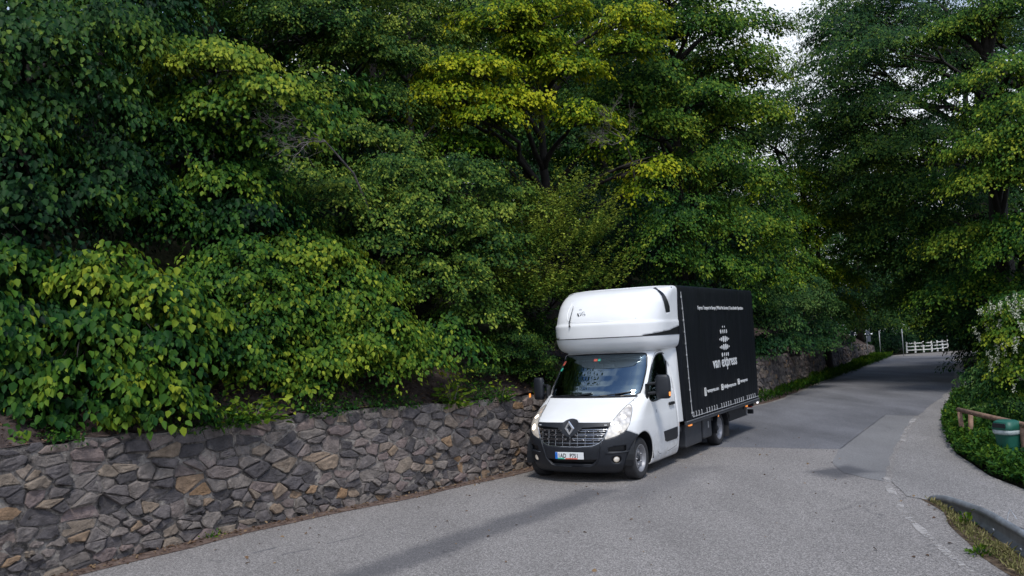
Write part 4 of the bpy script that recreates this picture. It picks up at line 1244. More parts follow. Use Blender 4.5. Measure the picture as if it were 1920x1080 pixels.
def nrm(a): return a / (np.linalg.norm(a, axis=-1, keepdims=True) + 1e-9)
def leaf_arrays(P, D, N, size, wr=.78):
    """two folded quads per leaf"""
    D = nrm(D); S = nrm(np.cross(N, D)); N = np.cross(D, S)
    s = size[:, None]
    c = lambda u, v, h: P + D * s * u + S * s * v * wr + N * s * h
    wr = (wr * np.random.default_rng(len(P)).uniform(.7, 1.12, len(P)))[:, None]
    V = np.stack([c(0, 0, 0), c(.30, .50, .10), c(.72, .36, .04), c(1.05, 0, -.14), c(.72, -.36, .04), c(.30, -.50, .10)], 1)
    n = len(P); b = (np.arange(n) * 6)[:, None]
    Q = np.stack([b + [0, 1, 2, 3], b + [0, 3, 4, 5]], 1).reshape(-1, 4)
    return V.reshape(-1, 3), Q
def sprays(C, O, L, W, n_leaf, droop, hang, size, tint0, tipt, rg, thick=.10, tips=.5):
    """C (k,3) spray roots, O (k,3) outward directions, per-spray L, W, tint0"""
    k = len(C); n = n_leaf
    u = rg.random((k, n)) ** .8; v = rg.uniform(-1, 1, (k, n))
    prof = np.sin(np.pi * np.clip(u * .88 + .10, 0, 1)) ** .8
    S = nrm(np.cross(np.array([0, 0, 1.]), O)); Z = np.array([0, 0, 1.])
    L_, W_ = L[:, None], W[:, None]
    P = (C[:, None] + O[:, None] * ((u - .25) * L_)[..., None] + S[:, None] * (v * prof * W_)[..., None]
         + Z * ((-droop * u * u * L_ - .35 * droop * (v * prof) ** 2 * W_ + rg.normal(0, 1, (k, n)) * thick * L_)[..., None]))
    r = lambda s: rg.normal(0, s, (k, n, 3))
    D0 = O[:, None] * .8 + S[:, None] * (v * .9)[..., None] - Z * (.35 + droop * u)[..., None] + r(.35)
    N0 = Z * 1.0 + O[:, None] * (.35 + .5 * droop) + r(.30)
    h = np.clip(hang + rg.normal(0, .15, (k, n, 1)), 0, 1)
    Dv = nrm(D0) * (1 - h) + nrm(-Z + r(.25) + O[:, None] * .25) * h
    Nv = nrm(N0) * (1 - h) + nrm(O[:, None] + Z * .35 + r(.35)) * h
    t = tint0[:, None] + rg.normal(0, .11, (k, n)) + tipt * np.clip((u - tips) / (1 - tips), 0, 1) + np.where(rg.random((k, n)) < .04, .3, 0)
    sz = size * rg.uniform(.38, 1.22, (k, n)) * (1 - .25 * u)
    f = lambda a: a.reshape(-1, *a.shape[2:])
    return f(P), f(Dv), f(Nv), f(sz), f(t)
def crown_arrays(lobes, leaf, dens, L, droop, hang, tint, tspread, tipt, seed, n_leaf=44, back=-.35, thick=.08, view=True, wfac=.42, flat=.78):
    rg = np.random.default_rng(seed); parts = []
    for (c, R, Rz, dt) in lobes:
        if flat: Rz = Rz * flat; dt = dt + rg.normal(0, .06); R = R * .94
        c = np.array(c); area = 4 * PI * R * (R + Rz) / 2
        k = max(6, int(DENS * dens * area / (L * L * .55)))
        d = nrm(rg.normal(0, 1, (k * 2, 3)))
        d = d[d[:, 2] > -.40]
        if view:
            tc = -c.copy(); tc[2] = 0; tc /= np.linalg.norm(tc)
            d = d[(d @ tc) > back - .9 * np.maximum(0, d[:, 2])]
        d = d[:k]; k = len(d)
        rr = np.where(rg.random(k) < .20, rg.uniform(.25, .6, k), rg.uniform(.70, 1.10, k))
        # lumps: push some directions out, others in
        ph = rg.uniform(0, 6, 3)
        lump = 1 + .16 * np.sin(d[:, 0] * 5 + ph[0]) * np.sin(d[:, 1] * 5 + ph[1]) + .14 * np.sin(d[:, 2] * 6 + ph[2])
        C = c + d * np.stack([R * rr * lump, R * rr * lump, Rz * rr * lump], 1)
        O = d.copy(); O[:, 2] = 0; O += rg.normal(0, .25, O.shape) * [1, 1, 0]
        if view: O += tc * .25
        O = nrm(O)
        Ls = L * rg.uniform(.6, 1.35, k); Ws = Ls * wfac * rg.uniform(.7, 1.3, k)
        t0 = tint + dt + rg.normal(0, tspread, k) + .10 * (rr - .85)  # inner sprays tinted darker: crown shade put into the leaf colour
        parts.append(sprays(C, O, Ls, Ws, n_leaf, droop, hang, leaf, t0, tipt, rg, thick))
    return [np.concatenate([p[i] for p in parts]) for i in range(5)]
LEAFN = [0]
DENS = 1.8
def crown(name, root, lobes, mat, **kw):
    wr = kw.pop('wr', .78)
    P, D, N, s, t = crown_arrays(lobes, **kw)
    LEAFN[0] += len(P)
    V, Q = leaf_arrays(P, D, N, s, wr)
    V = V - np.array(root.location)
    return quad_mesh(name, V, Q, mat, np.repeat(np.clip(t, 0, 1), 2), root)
def branch_pts(a, b, sag, k=7, wob=.12, seed=0):
    a, b = Vector(a), Vector(b); out = []
    for i in range(k):
        t = i / (k - 1); p = a.lerp(b, t); p.z += sag * math.sin(PI * t)
        w_ = wob * math.sin(PI * t) * (b - a).length
        p += Vector((mnoise.noise(p * .9 + Vector((seed, 0, 0))), mnoise.noise(p * .9 + Vector((0, seed, 5))), 0)) * w_
        out.append(p)
    return out
def tree(label, cat, base, lobes, mat, trunk=.12, name=None, group=None, limbs=True, stems=1, top=None, **kw):
    """lobes: (px, py, Y, R, Rz[, dt]) taken off the photograph and set at distance Y"""
    Ls = []
    for q in lobes:
        if q[0] == 'w': Ls.append((tuple(q[1:4]), q[4], q[5], q[6] if len(q) > 6 else 0))
        else: Ls.append((tuple(at(q[0], q[1], q[2])), q[3], q[4], q[5] if len(q) > 5 else 0))
    bx, by = base; bz = hill_z(bx, by) - .1
    root = thing(name or cat.replace(' ', '_'), label, cat, (bx, by, bz), 0, group)
    d = dict(leaf=.1, dens=1.0, L=.8, droop=.45, hang=.3, tint=.38, tspread=.10, tipt=.25, seed=len(COL.objects)); d.update(kw)
    crown('foliage', root, Ls, mat, **d)
    # trunk or stems, with a limb to every lobe
    mb = MB(); B = Vector((bx, by, bz))
    cen = sum((Vector(l[0]) for l in Ls), Vector()) / len(Ls)
    zt = top if top else max(l[0][2] for l in Ls)
    tips = []
    for s_ in range(stems):
        off = Vector((random.uniform(-.3, .3), random.uniform(-.3, .3), 0)) * (s_ > 0)
        T = Vector((bx + (cen.x - bx) * .35, by + (cen.y - by) * .35, zt)) + off * 3
        pts = branch_pts(B + off, T, 0, 9, .03, s_ * 3)
        mb.tube([p - B for p in pts], [trunk * (1 - .75 * i / 8) * (1.35 if i == 0 else 1) for i in range(9)], 9)
        tips.append(pts)
    if limbs:
        for j, l in enumerate(Ls):
            pts = tips[j % stems]; c = Vector(l[0])
            st = min(pts, key=lambda p: abs(p.z - max(B.z + .3, c.z - .45 * (c - p).length)))
            bp = branch_pts(st, c, .12 * (c - st).length, 7, .10, j)
            mb.tube([p - B for p in bp], [max(.012, trunk * .42 * (1 - .8 * i / 6)) for i in range(7)], 6)
            rg = np.random.default_rng(j)
            for q in range(5):
                d_ = Vector(nrm(rg.normal(0, 1, 3) + [0, -.4, .2])) * l[1] * .95
                e = branch_pts(bp[4], Vector(l[0]) + Vector((d_.x, d_.y, d_.z * .7)), .05, 5, .12, q)
                mb.tube([p - B for p in e], [trunk * .16, trunk * .12, trunk * .09, .008, .005], 5)
    mb.build('trunk', kw.get('bark', M['bark']) if 'bark' in kw else M['bark'], root, smooth=True)
    return root
def hb(px, Y, d=0):
    """a point on the hill behind the wall: on the sight line of px at distance Y"""
    p = at(px, 540, Y); return (p.x, p.y)

gH = 'shrubs and trees on the slope above the stone wall'
# --- near the camera, left: large leaves hanging over the wall
tree('large-leaved shrub with drooping yellow-green tips hanging over the left end of the wall', 'shrub', hb(120, 13.2),
     [(40, 480, 11.9, .70, .30, .06), (160, 500, 12.0, .55, .26, .16), (210, 480, 12.2, .40, .22, .20), (290, 530, 12.2, .55, .30, .24), (350, 570, 12.5, .40, .28, .20), (60, 590, 11.5, .65, .34, .0), (180, 600, 11.6, .5, .30, .04), (310, 630, 12.0, .52, .36, .10), (370, 640, 12.6, .3, .3, .02),
      (40, 690, 11.2, .60, .32, .02), (150, 690, 11.2, .50, .30, .06), (250, 690, 11.5, .45, .30, .06), (320, 710, 11.9, .40, .30, .04), (60, 750, 11.0, .45, .22, -.06), (180, 748, 11.3, .40, .20, .0), (270, 745, 11.6, .36, .20, .0), (350, 745, 12.1, .28, .18, -.04), (-60, 620, 11.0, .8, .6),
      (120, 640, 12.8, 1.5, 1.0, -.22), (280, 620, 13.2, 1.0, .9, -.22), (0, 560, 13, 1.2, 1, -.2)],
     M['leaf_mid'], trunk=.06, stems=3, group=gH, leaf=.14, dens=.95, L=.50, droop=.8, hang=.40, tint=.31, tspread=.12, tipt=.28, n_leaf=24, seed=1, thick=.12)
tree('dark broad-leaved tree filling the top left corner', 'tree', hb(40, 14.5),
     [(40, 90, 13.0, 1.25, 1.0), (180, 60, 13.6, 1.0, .7, .06), (0, 240, 12.8, 1.1, .8), (150, 190, 13.6, 1.0, .55, .05), (60, 360, 12.6, 1.0, .7, -.02), (200, 330, 13.6, .9, .7, -.18), (-120, 200, 12, 1.2, 1.4), (260, 40, 14.5, .9, .6, -.1)],
     M['leaf_dark'], trunk=.16, group=gH, leaf=.13, dens=1.05, L=.75, droop=.7, hang=.45, tint=.42, tipt=.26, n_leaf=30, seed=2)
tree('tree with an arching pale green bough reaching right over the dark hollow', 'tree', hb(400, 17),
     [(400, 110, 14.6, .85, .42, .24), (500, 170, 14.7, .75, .38, .22), (340, 100, 14.7, .6, .40, .2), (570, 215, 14.9, .5, .30, .22), (420, 200, 14.9, .9, .55, .03), (520, 260, 15.1, .75, .5, .03), (350, 260, 14.8, .75, .55, -.16),
      (400, 330, 14.5, .62, .30, .18), (450, 400, 15.0, .9, .6, -.12), (350, 420, 14.6, .8, .6, -.10), (470, 330, 15.3, .7, .45, -.04), (290, 180, 15.2, .6, .6, -.12), (260, 380, 14, .7, .4, -.05)],
     M['leaf_mid'], trunk=.13, group=gH, leaf=.115, dens=1.25, L=.62, droop=.6, hang=.35, tint=.34, tipt=.28, n_leaf=34, seed=3)
tree('mid green hazel shrub spreading over the middle of the wall', 'shrub', hb(690, 17.5),
     [(520, 590, 14.3, .9, .75), (600, 660, 14.5, .85, .55, .06), (690, 620, 15.0, .85, .6, .10), (760, 668, 15.2, .66, .36, .05), (640, 540, 15.2, .9, .7), (560, 480, 15.2, .9, .65, .04), (480, 680, 13.7, .7, .5, -.04), (830, 640, 15.9, .62, .55, .04),
      (700, 682, 14.8, .55, .26, -.08), (570, 705, 14.1, .50, .26, -.06), (450, 520, 14.2, .9, .8, .05), (430, 620, 13.3, .7, .6, -.06)],
     M['leaf_mid'], trunk=.07, stems=3, group=gH, leaf=.105, dens=1.3, L=.60, droop=.5, hang=.35, tint=.46, tipt=.26, n_leaf=38, seed=4)
tree('small-leaved hornbeam behind the hazel with layered dull green sprays', 'tree', hb(780, 20),
     [(700, 450, 16.8, 1.1, .8), (800, 400, 17.4, 1.1, .8, .03), (820, 530, 17.0, 1.0, .8), (900, 470, 17.9, 1.0, .8, -.03), (740, 330, 17.6, 1.0, .65, .05), (630, 380, 16.6, 1.0, .65, .08), (870, 340, 18.2, .9, .6, .02), (880, 580, 17.2, .75, .6, -.02), (940, 390, 18.6, .8, .7)],
     M['leaf_pale'], trunk=.12, stems=2, group=gH, leaf=.085, dens=1.3, L=.62, droop=.35, hang=.2, tint=.44, tipt=.30, n_leaf=46, seed=5)
tree('pale green bush with upswept feathery tips left of the van roof', 'shrub', hb(1010, 21.5),
     [(990, 480, 18.6, .9, .9), (1070, 470, 19.2, .8, .9, .06), (1040, 400, 19.3, .65, .7, .04), (1045, 560, 18.8, .9, .6, .02), (970, 570, 18.2, .8, .6, -.04), (1100, 530, 19.4, .55, .5, .10), (1000, 620, 18.2, .55, .4, -.12), (1095, 440, 19.6, .35, .6, .12)],
     M['leaf_pale'], trunk=.08, stems=3, group=gH, leaf=.07, dens=2.6, L=.85, droop=-.62, hang=.0, tint=.56, tipt=.30, n_leaf=60, seed=6, wfac=.13, thick=.035)
tree('dark fine-leaved bush at the wall top beside the van mirror', 'shrub', hb(960, 19.2),
     [(950, 650, 17.7, .62, .55), (1000, 690, 18.0, .5, .4, .05), (930, 600, 18.0, .5, .4, -.05), (1010, 640, 18.4, .5, .6), (900, 690, 17.0, .35, .22)],
     M['leaf_dark'], trunk=.04, stems=3, group=gH, leaf=.045, dens=1.3, L=.40, droop=.2, hang=.2, tint=.50, tipt=.2, n_leaf=70, seed=7)
tree('olive green tree high on the slope left of the yellow maple', 'tree', hb(640, 23),
     [(600, 60, 20, 1.3, 1.0), (690, 110, 20.6, 1.3, .9, .06), (590, 180, 19.5, .9, .7, -.1), (720, 200, 20.5, 1.0, .7, .02), (650, 260, 18.6, 1.0, .6, .10), (720, 270, 18.8, .8, .5, .04), (500, 30, 19.5, 1.1, .9, -.03), (660, -20, 21, 1.6, 1.2), (560, 330, 17.6, .9, .5, .02), (770, 60, 21.5, 1.1, 1.0, .03)],
     M['leaf_pale'], trunk=.15, group=gH, leaf=.095, dens=1.15, L=.75, droop=.4, hang=.2, tint=.44, tipt=.30, n_leaf=46, seed=8)
tree('bright yellow-green maple standing out at the top centre', 'maple tree', (at(1010, 300, 24.5).x, 24.5),
     [(930, 40, 22, 1.0, .6, .10), (880, 130, 21.5, .95, .50, .16), (840, 180, 21.2, .85, .38, .20), (960, 190, 21.5, .95, .38, .20), (1060, 130, 22.2, .95, .5, .08), (1090, 220, 22.0, .75, .45, .08), (1000, 90, 22.6, 1.0, .5, .06), (900, 215, 21.2, .8, .30, .14), (1010, 20, 23, 1.3, .8, -.02),
      (1215, 320, 22.8, .36, .30, .22), (1200, 360, 22.8, .28, .36, .18), (1240, 300, 22.9, .30, .14, .25), (870, 270, 21.6, .8, .4, -.22), (1170, 90, 24.0, .8, .6, .03), (1180, 40, 24.2, .9, .6, .1), (790, 190, 21.3, .45, .25, .2), (1130, 265, 22.2, .45, .22, .12)],
     M['leaf_yellow'], trunk=.22, name='maple_tree', group=gH, leaf=.12, dens=1.35, L=.75, droop=.5, hang=.15, tint=.47, tspread=.13, tipt=.28, n_leaf=44, seed=9, top=9.5)
tree('tall dull green maple with a grey trunk right of the yellow one', 'maple tree', (at(1262, 300, 29).x, 29),
     [(1200, 150, 26.5, 1.3, .9), (1290, 60, 28, 1.6, 1.0, .02), (1370, 120, 29, 1.5, .9, .06), (1300, 190, 27.5, 1.5, .7, .05), (1400, 50, 30, 1.3, .8, .02), (1220, 240, 26.2, 1.2, .8, -.03), (1390, 220, 29, 1.5, .8), (1150, 180, 25.5, 1.0, .7, .02), (1250, -30, 28, 2, 1), (1400, 150, 30, 1.2, .8, .05), (1130, 20, 26, 1.4, .9, -.02)],
     M['leaf_mid'], trunk=.26, name='maple_tree', group=gH, leaf=.13, dens=1.7, L=1.0, droop=.45, hang=.15, tint=.42, tspread=.10, tipt=.28, n_leaf=46, seed=10, top=11)
tree('broad green tree with drooping layers directly above the van box', 'tree', (at(1290, 400, 30.5).x, 30.5),
     [(1230, 330, 26.5, 1.2, .7, .04), (1320, 300, 27.5, 1.4, .7, .06), (1390, 330, 28.5, 1.3, .7, .06), (1280, 400, 26.5, 1.3, .8), (1370, 420, 28, 1.4, .9, .03), (1440, 400, 29.5, 1.1, .9, .04), (1230, 470, 26, .9, .7, -.10), (1310, 490, 27, 1.3, .7, -.04), (1400, 500, 28.5, 1.3, .8), (1460, 480, 30, 1.0, .9, .05), (1190, 400, 26.8, .6, .45, -.10), (1250, 430, 25.5, .7, .35, .08), (1330, 560, 27.5, 1.3, .6, -.08), (1250, 540, 26.5, 1.0, .5, -.12)],
     M['leaf_mid'], trunk=.18, group=gH, leaf=.11, dens=1.15, L=.95, droop=.55, hang=.25, tint=.40, tipt=.30, n_leaf=50, seed=11)
tree('bushy green shrub spilling over the wall just behind the van', 'shrub', (at(1480, 600, 33.5).x, 33.5),
     [(1430, 590, 30, 1.1, .9, .02), (1470, 640, 30.5, .9, .45, -.04), (1440, 640, 29.4, .8, .4, -.08), (1500, 560, 33, 1.2, 1.0, .03), (1520, 620, 33.5, 1.1, .8), (1550, 635, 36, .8, .5, -.03), (1400, 560, 29.5, 1.0, .8), (1545, 590, 37, 1.1, 1.0)],
     M['leaf_teal'], trunk=.08, stems=3, group=gH, leaf=.10, dens=1.15, L=.75, droop=.5, hang=.3, tint=.42, tipt=.30, n_leaf=46, seed=12)
tree('tree with golden tinged branch ends farther along the slope', 'tree', (at(1540, 500, 42).x, 42),
     [(1500, 440, 38, 1.7, 1.2), (1530, 520, 38.5, 1.5, 1.1, .10), (1552, 580, 41, 1.2, 1.0, .14), (1480, 350, 39, 1.8, 1.2, .03), (1530, 400, 40, 1.6, 1.0, .05), (1470, 530, 37, 1.4, 1.2, -.04), (1590, 575, 46, 1.3, .9, .05), (1570, 520, 43, 1.4, 1.1)],
     M['leaf_yellow'], trunk=.2, group=gH, leaf=.13, dens=1.05, L=1.1, droop=.5, hang=.25, tint=.27, tspread=.14, tipt=.28, n_leaf=50, seed=13)
tree('dense dark tree rising where the two banks of trees meet under the sky gap', 'tree', (at(1500, 400, 52).x, 52),
     [(1490, 240, 46, 2.1, 1.3), (1560, 270, 50, 2.6, 1.6), (1440, 260, 44, 1.8, 1.3, .04), (1560, 360, 50, 2.6, 1.8, .05), (1620, 420, 52, 2.6, 1.8), (1510, 330, 47, 2.2, 1.5, -.05), (1620, 330, 52, 2.6, 1.6, .08), (1430, 190, 42, 1.4, .8, .03)],
     M['leaf_dark'], trunk=.3, group=gH, leaf=.16, dens=1.4, L=1.5, droop=.45, hang=.2, tint=.48, tipt=.30, n_leaf=54, seed=14)

gU = 'understorey shrubs behind the front trees, shade put into their leaf tint'
und = []
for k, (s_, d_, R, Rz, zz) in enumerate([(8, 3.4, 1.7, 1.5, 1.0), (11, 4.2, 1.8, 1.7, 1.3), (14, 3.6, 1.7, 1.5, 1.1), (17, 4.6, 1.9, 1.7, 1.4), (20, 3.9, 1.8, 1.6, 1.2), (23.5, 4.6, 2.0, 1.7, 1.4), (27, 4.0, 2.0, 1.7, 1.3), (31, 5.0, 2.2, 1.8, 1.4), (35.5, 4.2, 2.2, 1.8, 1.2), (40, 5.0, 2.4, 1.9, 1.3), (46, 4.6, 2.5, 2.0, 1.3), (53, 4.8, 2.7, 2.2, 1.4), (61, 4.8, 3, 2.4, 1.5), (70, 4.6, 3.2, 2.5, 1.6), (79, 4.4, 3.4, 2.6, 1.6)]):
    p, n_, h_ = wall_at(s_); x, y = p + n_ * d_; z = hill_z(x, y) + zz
    und.append(tree('shrub behind the front row of foliage, the shade of the hollows put into its dark leaf tint', 'shrub', (x, y), [('w', x, y, z, R, Rz, 0), ('w', x + n_[0] * 1.5, y + n_[1] * 1.5, z + 1.6, R, Rz, 0)], M['leaf_dark'], trunk=.05, stems=2, group=gU, limbs=False,
         leaf=.12 if s_ < 40 else .17, dens=.62, L=.9, droop=.5, hang=.35, tint=.13, tspread=.07, tipt=.12, n_leaf=30, seed=60 + k))  # very low tint paints the hollow shade into the leaves
# the wood higher up the slope: three trees, repeated
gB = 'trees of the wood higher up the slope'
protos = []
for k, (mat, tn, lab) in enumerate([(M['leaf_mid'], .34, 0), (M['leaf_dark'], .40, 1), (M['leaf_pale'], .32, 2)]):
    rg_ = random.Random(50 + k); p, n_, h_ = wall_at(17 + 9 * k); x, y = p + n_ * (9.5 + k); z0 = hill_z(x, y)
    lo = []
    for q in range(13):
        a = q * 2.4; r = 1.5 + .9 * rg_.random(); zz = 1.6 + q * .62
        lo.append(('w', x + r * math.cos(a), y + r * math.sin(a), z0 + zz, 1.5 - .02 * q, .95, rg_.uniform(-.08, .08)))
    lo.append(('w', x, y, z0 + 10, 1.6, 1.3, .05))
    protos.append(tree('tree of the wood high on the slope behind the front foliage', 'tree', (x, y), lo, mat, trunk=.2, group=gB, leaf=.15, dens=.62, L=1.1, droop=.45, hang=.2, tint=tn, tspread=.10, tipt=.26, n_leaf=40, seed=50 + k, view=False))
spots = [(7, 7.5), (11, 10.5), (14, 7.2), (20, 8.2), (23, 12.5), (29, 8.0), (31, 12.0), (38, 8.5), (41, 13), (45, 8.5), (50, 13.5), (52, 8), (58, 12), (61, 8.5), (67, 13), (70, 9), (77, 12), (80, 8), (88, 12), (90, 7), (98, 10), (17, 15), (27, 18), (36, 19), (47, 20), (60, 20), (74, 20), (12, 17), (4, 12), (48, 24), (56, 26), (64, 25), (42, 26), (36, 27), (72, 25), (52, 17), (44, 17), (62, 16), (58, 9), (66, 12), (74, 10), (82, 12), (54, 11), (48, 10)]
for k, (s_, d_) in enumerate(spots):
    p, n_, h_ = wall_at(s_); x, y = p + n_ * d_; o = copy_tree(protos[k % 3])
    o.location = (x, y, hill_z(x, y) - .1); o.rotation_euler = (0, 0, 0.7 * ((k * 37) % 5 - 2)); f = (.85 + .12 * ((k * 13) % 5)) * (1.45 if k > 28 else 1); o.scale = (f, f, f)

gF = 'trees closing the far end of the road'
for i, (lab, lb, sd_) in enumerate([
    ('far dark tree above the traffic sign backs at the road bend', [(1610, 540, 72, 3.2, 2.2), (1640, 600, 76, 2.6, 2.0, .06), (1580, 480, 70, 3.0, 2.2, .03), (1660, 500, 78, 3.5, 2.4, -.05)], 20),
    ('far tree with a yellowish spray hanging above the white fence', [(1710, 590, 84, 2.8, 1.8, .02), (1740, 600, 82, 1.8, 1.2, .34), (1690, 520, 86, 4.0, 2.6, -.04), (1740, 480, 88, 4, 2.6, .03)], 21),
    ('far dark tree behind the right half of the white fence', [(1790, 570, 88, 4.0, 3.0, -.05), (1780, 500, 90, 4.2, 2.8), (1830, 600, 86, 4, 3, -.1), (1760, 620, 92, 3.4, 2.4, -.1)], 22),
    ('far tree with a light crown top in the gap between the nearer trees', [(1640, 440, 82, 4.2, 2.8, .08), (1700, 410, 84, 4.4, 2.8, .10), (1600, 400, 80, 4, 2.8, .03), (1660, 360, 88, 4.5, 2.6, .06)], 23)]):
    tree(lab, 'tree', (at(lb[0][0], 600, lb[0][2] + 4).x, lb[0][2] + 4), lb, M['leaf_dark'] if i != 1 else M['leaf_mid'], trunk=.3, group=gF,
         leaf=.22, dens=1.0, L=2.0, droop=.45, hang=.25, tint=.42 if i != 1 else .3, tipt=.3, n_leaf=54, seed=sd_)
for k, (x, y, f) in enumerate([(30, 92, 1.5), (40, 94, 1.6), (50, 92, 1.6), (60, 90, 1.6), (24, 84, 1.4), (36, 104, 1.9), (48, 106, 1.9), (62, 104, 1.9), (74, 96, 1.8), (52, 80, 1.2), (60, 78, 1.3), (72, 80, 1.4),
                               (33, 52, 1.2), (38, 58, 1.5), (43, 62, 1.6), (50, 66, 1.8), (30, 40, .9), (36, 47, 1.4), (28, 33, 1.1), (44, 52, 1.6), (34, 36, 1.3), (24, 26, .8), (30, 24, .9)]):
    o = copy_tree(protos[k % 3]); o['group'] = 'trees of the wood beyond the road'; o['label'] = 'tree of the dark wood beyond the road, standing behind the nearer boughs'
    o.location = (x, y, zg(y) - .1); o.rotation_euler = (0, 0, k * 1.1); o.scale = (f, f, f)
# undergrowth that closes the view behind the fence and the signs
tree('low dark undergrowth behind the white fence', 'shrub', (at(1740, 640, 82).x, 82),
     [(1690, 640, 81, 2.2, 1.6, -.1), (1730, 640, 83, 2.2, 1.6, -.12), (1770, 640, 83, 2.2, 1.6, -.1), (1665, 640, 79, 1.6, 1.3, -.05), (1810, 640, 82, 2.6, 2.0, -.12), (1650, 652, 80, .9, .5, .02), (1640, 620, 84, 2.6, 2.2, -.1), (1600, 600, 84, 2.8, 2.4, -.08), (1680, 590, 90, 3.2, 2.8, -.1), (1620, 560, 92, 3.6, 3, -.08), (1740, 560, 96, 4, 3, -.1), (1800, 540, 96, 4, 3, -.1)],
     M['leaf_teal'], trunk=.08, stems=3, leaf=.2, dens=1.0, L=1.5, droop=.4, hang=.3, tint=.34, tipt=.2, n_leaf=50, seed=24)

# --- right side of the road
gR = 'tall trees on the right of the road'
tree('tall dark tree right of the sky gap, arching over the road', 'tree', (25.2, 43),
     [(1560, 120, 40, 2.0, 1.2), (1620, 60, 41, 2.2, 1.2, -.03), (1540, 200, 41, 1.6, .9, .02), (1640, 170, 42, 2.0, 1.2, -.03), (1600, 250, 42, 2.2, 1.1, .08), (1700, 260, 42, 1.9, 1.0, .05), (1660, 310, 41, 2.2, 1.1, .10), (1720, 340, 40, 2.0, 1.0, .06), (1560, 30, 42, 1.8, 1.0), (1720, 120, 42, 1.5, .9, -.06),
      (1650, 400, 40, 2.0, 1.0, .02), (1740, 420, 39, 2.0, 1.1, .02), (1710, 490, 38, 1.8, .9), (1780, 500, 37, 1.8, 1.0, -.05), (1690, 0, 42, 2, .9)],
     M['leaf_dark'], trunk=.35, group=gR, leaf=.15, dens=1.2, L=1.35, droop=.45, hang=.2, tint=.52, tipt=.32, n_leaf=48, seed=30, top=16)
tree('tree with a thick black trunk at the right edge, its lighter boughs above the bin', 'tree', (at(1895, 600, 30).x, 30),
     [(1860, 270, 27, 1.4, .6, .16), (1900, 130, 27.5, 1.3, .6, .12), (1880, 200, 28, 1.2, .5, .1), (1900, 320, 26.5, 1.3, .55, .12), (1850, 330, 27, 1.0, .4, .08), (1800, 160, 29, 1.0, .45, .02), (1780, 60, 30, 1.4, .6), (1880, 20, 29, 1.8, .7), (1830, 440, 28, 1.2, .5, .05), (1900, 430, 27, 1.2, .6, .0), (1800, 540, 29, 1.2, .5, .1), (1860, 530, 28, 1.2, .6, -.03), (1950, 250, 26, 1.5, 2.0),
      (1800, 330, 31, .9, .4, -.06), (1960, 450, 26, 1.6, 1.2)],
     M['leaf_mid'], trunk=.42, group=gR, leaf=.12, dens=1.8, L=1.0, droop=.5, hang=.25, tint=.38, tipt=.34, n_leaf=46, seed=31, top=15)
tree('forked dark tree seen against the sky behind the right-hand boughs', 'tree', (at(1845, 600, 50).x, 50),
     [(1760, 560, 46, 2.2, 1.4), (1840, 600, 47, 2.6, 1.6, -.1), (1830, 480, 48, 2.0, 1.2, -.05), (1760, 250, 50, 1.6, .8, -.04), (1820, 60, 50, 1.8, .8), (1900, 80, 50, 2, 1, -.05), (1740, 30, 50, 1.8, .9), (1905, 650, 44, 1.8, 1.2, -.15), (1880, 560, 45, 2.5, 1.5, -.12), (1780, 430, 49, 1.8, 1.0)],
     M['leaf_dark'], trunk=.40, group=gR, leaf=.16, dens=1.3, L=1.4, droop=.4, hang=.2, tint=.36, tipt=.28, n_leaf=46, seed=32, top=17)
tree('dense dark tree whose crown overhangs the road and shades it, right of the sky gap', 'tree', (23.5, 34),
     [(1560, 170, 37, 1.9, 1.3, -.04), (1620, 120, 36, 2.0, 1.4, -.06), (1600, 220, 36, 2.0, 1.3, .03), (1680, 200, 35, 1.7, 1.2, -.05), (1660, 290, 35, 2.0, 1.3, .05), (1580, 300, 38, 2.0, 1.3, .02), (1740, 260, 34, 1.3, .9, -.05), (1730, 350, 34, 1.8, 1.2, .0), (1640, 370, 36, 2.0, 1.3, .04),
      (1800, 380, 33, 1.5, 1.2, -.06), (1700, 440, 35, 1.9, 1.2, -.02), (1660, 90, 31, 1.6, .9, -.05), (1580, 60, 33, 1.4, .8, -.05), (1780, 470, 33, 1.8, 1.2, -.02), (1840, 500, 32, 1.8, 1.3, -.08), (1585, 80, 38, 1.3, .9, -.06), (1620, 30, 38, 1.8, 1.1, -.08), (1720, 50, 36, 1.6, 1.0, -.1), (1790, 120, 34, 1.2, .8, -.08), (1850, 60, 33, 1.6, 1.0, -.06),
      (1640, 470, 39, 1.8, 1.1), (1740, 540, 36, 1.6, 1.0, -.08), (1690, -30, 37, 2, 1), (1880, 600, 32, 2.0, 1.4, -.12), (1820, 580, 34, 1.5, 1.0, -.06)],
     M['leaf_dark'], trunk=.3, group=gR, leaf=.125, dens=1.35, L=1.1, droop=.5, hang=.25, tint=.48, tipt=.34, n_leaf=48, seed=36, top=11)
tree('dark tree filling the right edge behind the thick black trunk', 'tree', (27, 38),
     [(1880, 150, 36, 2.0, 1.5, -.06), (1800, 230, 37, 1.9, 1.3, -.06), (1870, 280, 36, 2.0, 1.4, -.06), (1930, 380, 35, 2.2, 1.6, -.06), (1830, 350, 37, 1.9, 1.3, -.04), (1890, 450, 36, 2.0, 1.5, -.08), (1780, 310, 38, 1.6, 1.1), (1820, 90, 38, 1.8, 1.1, -.04), (1900, 40, 37, 2.0, 1.2, -.06), (1760, 160, 39, 1.5, 1.0, -.04), (1860, 560, 36, 1.8, 1.3, -.1), (1970, 200, 35, 2.4, 2.4, -.06)],
     M['leaf_dark'], trunk=.3, group=gR, leaf=.14, dens=1.25, L=1.2, droop=.5, hang=.25, tint=.44, tipt=.30, n_leaf=48, seed=37, top=13)
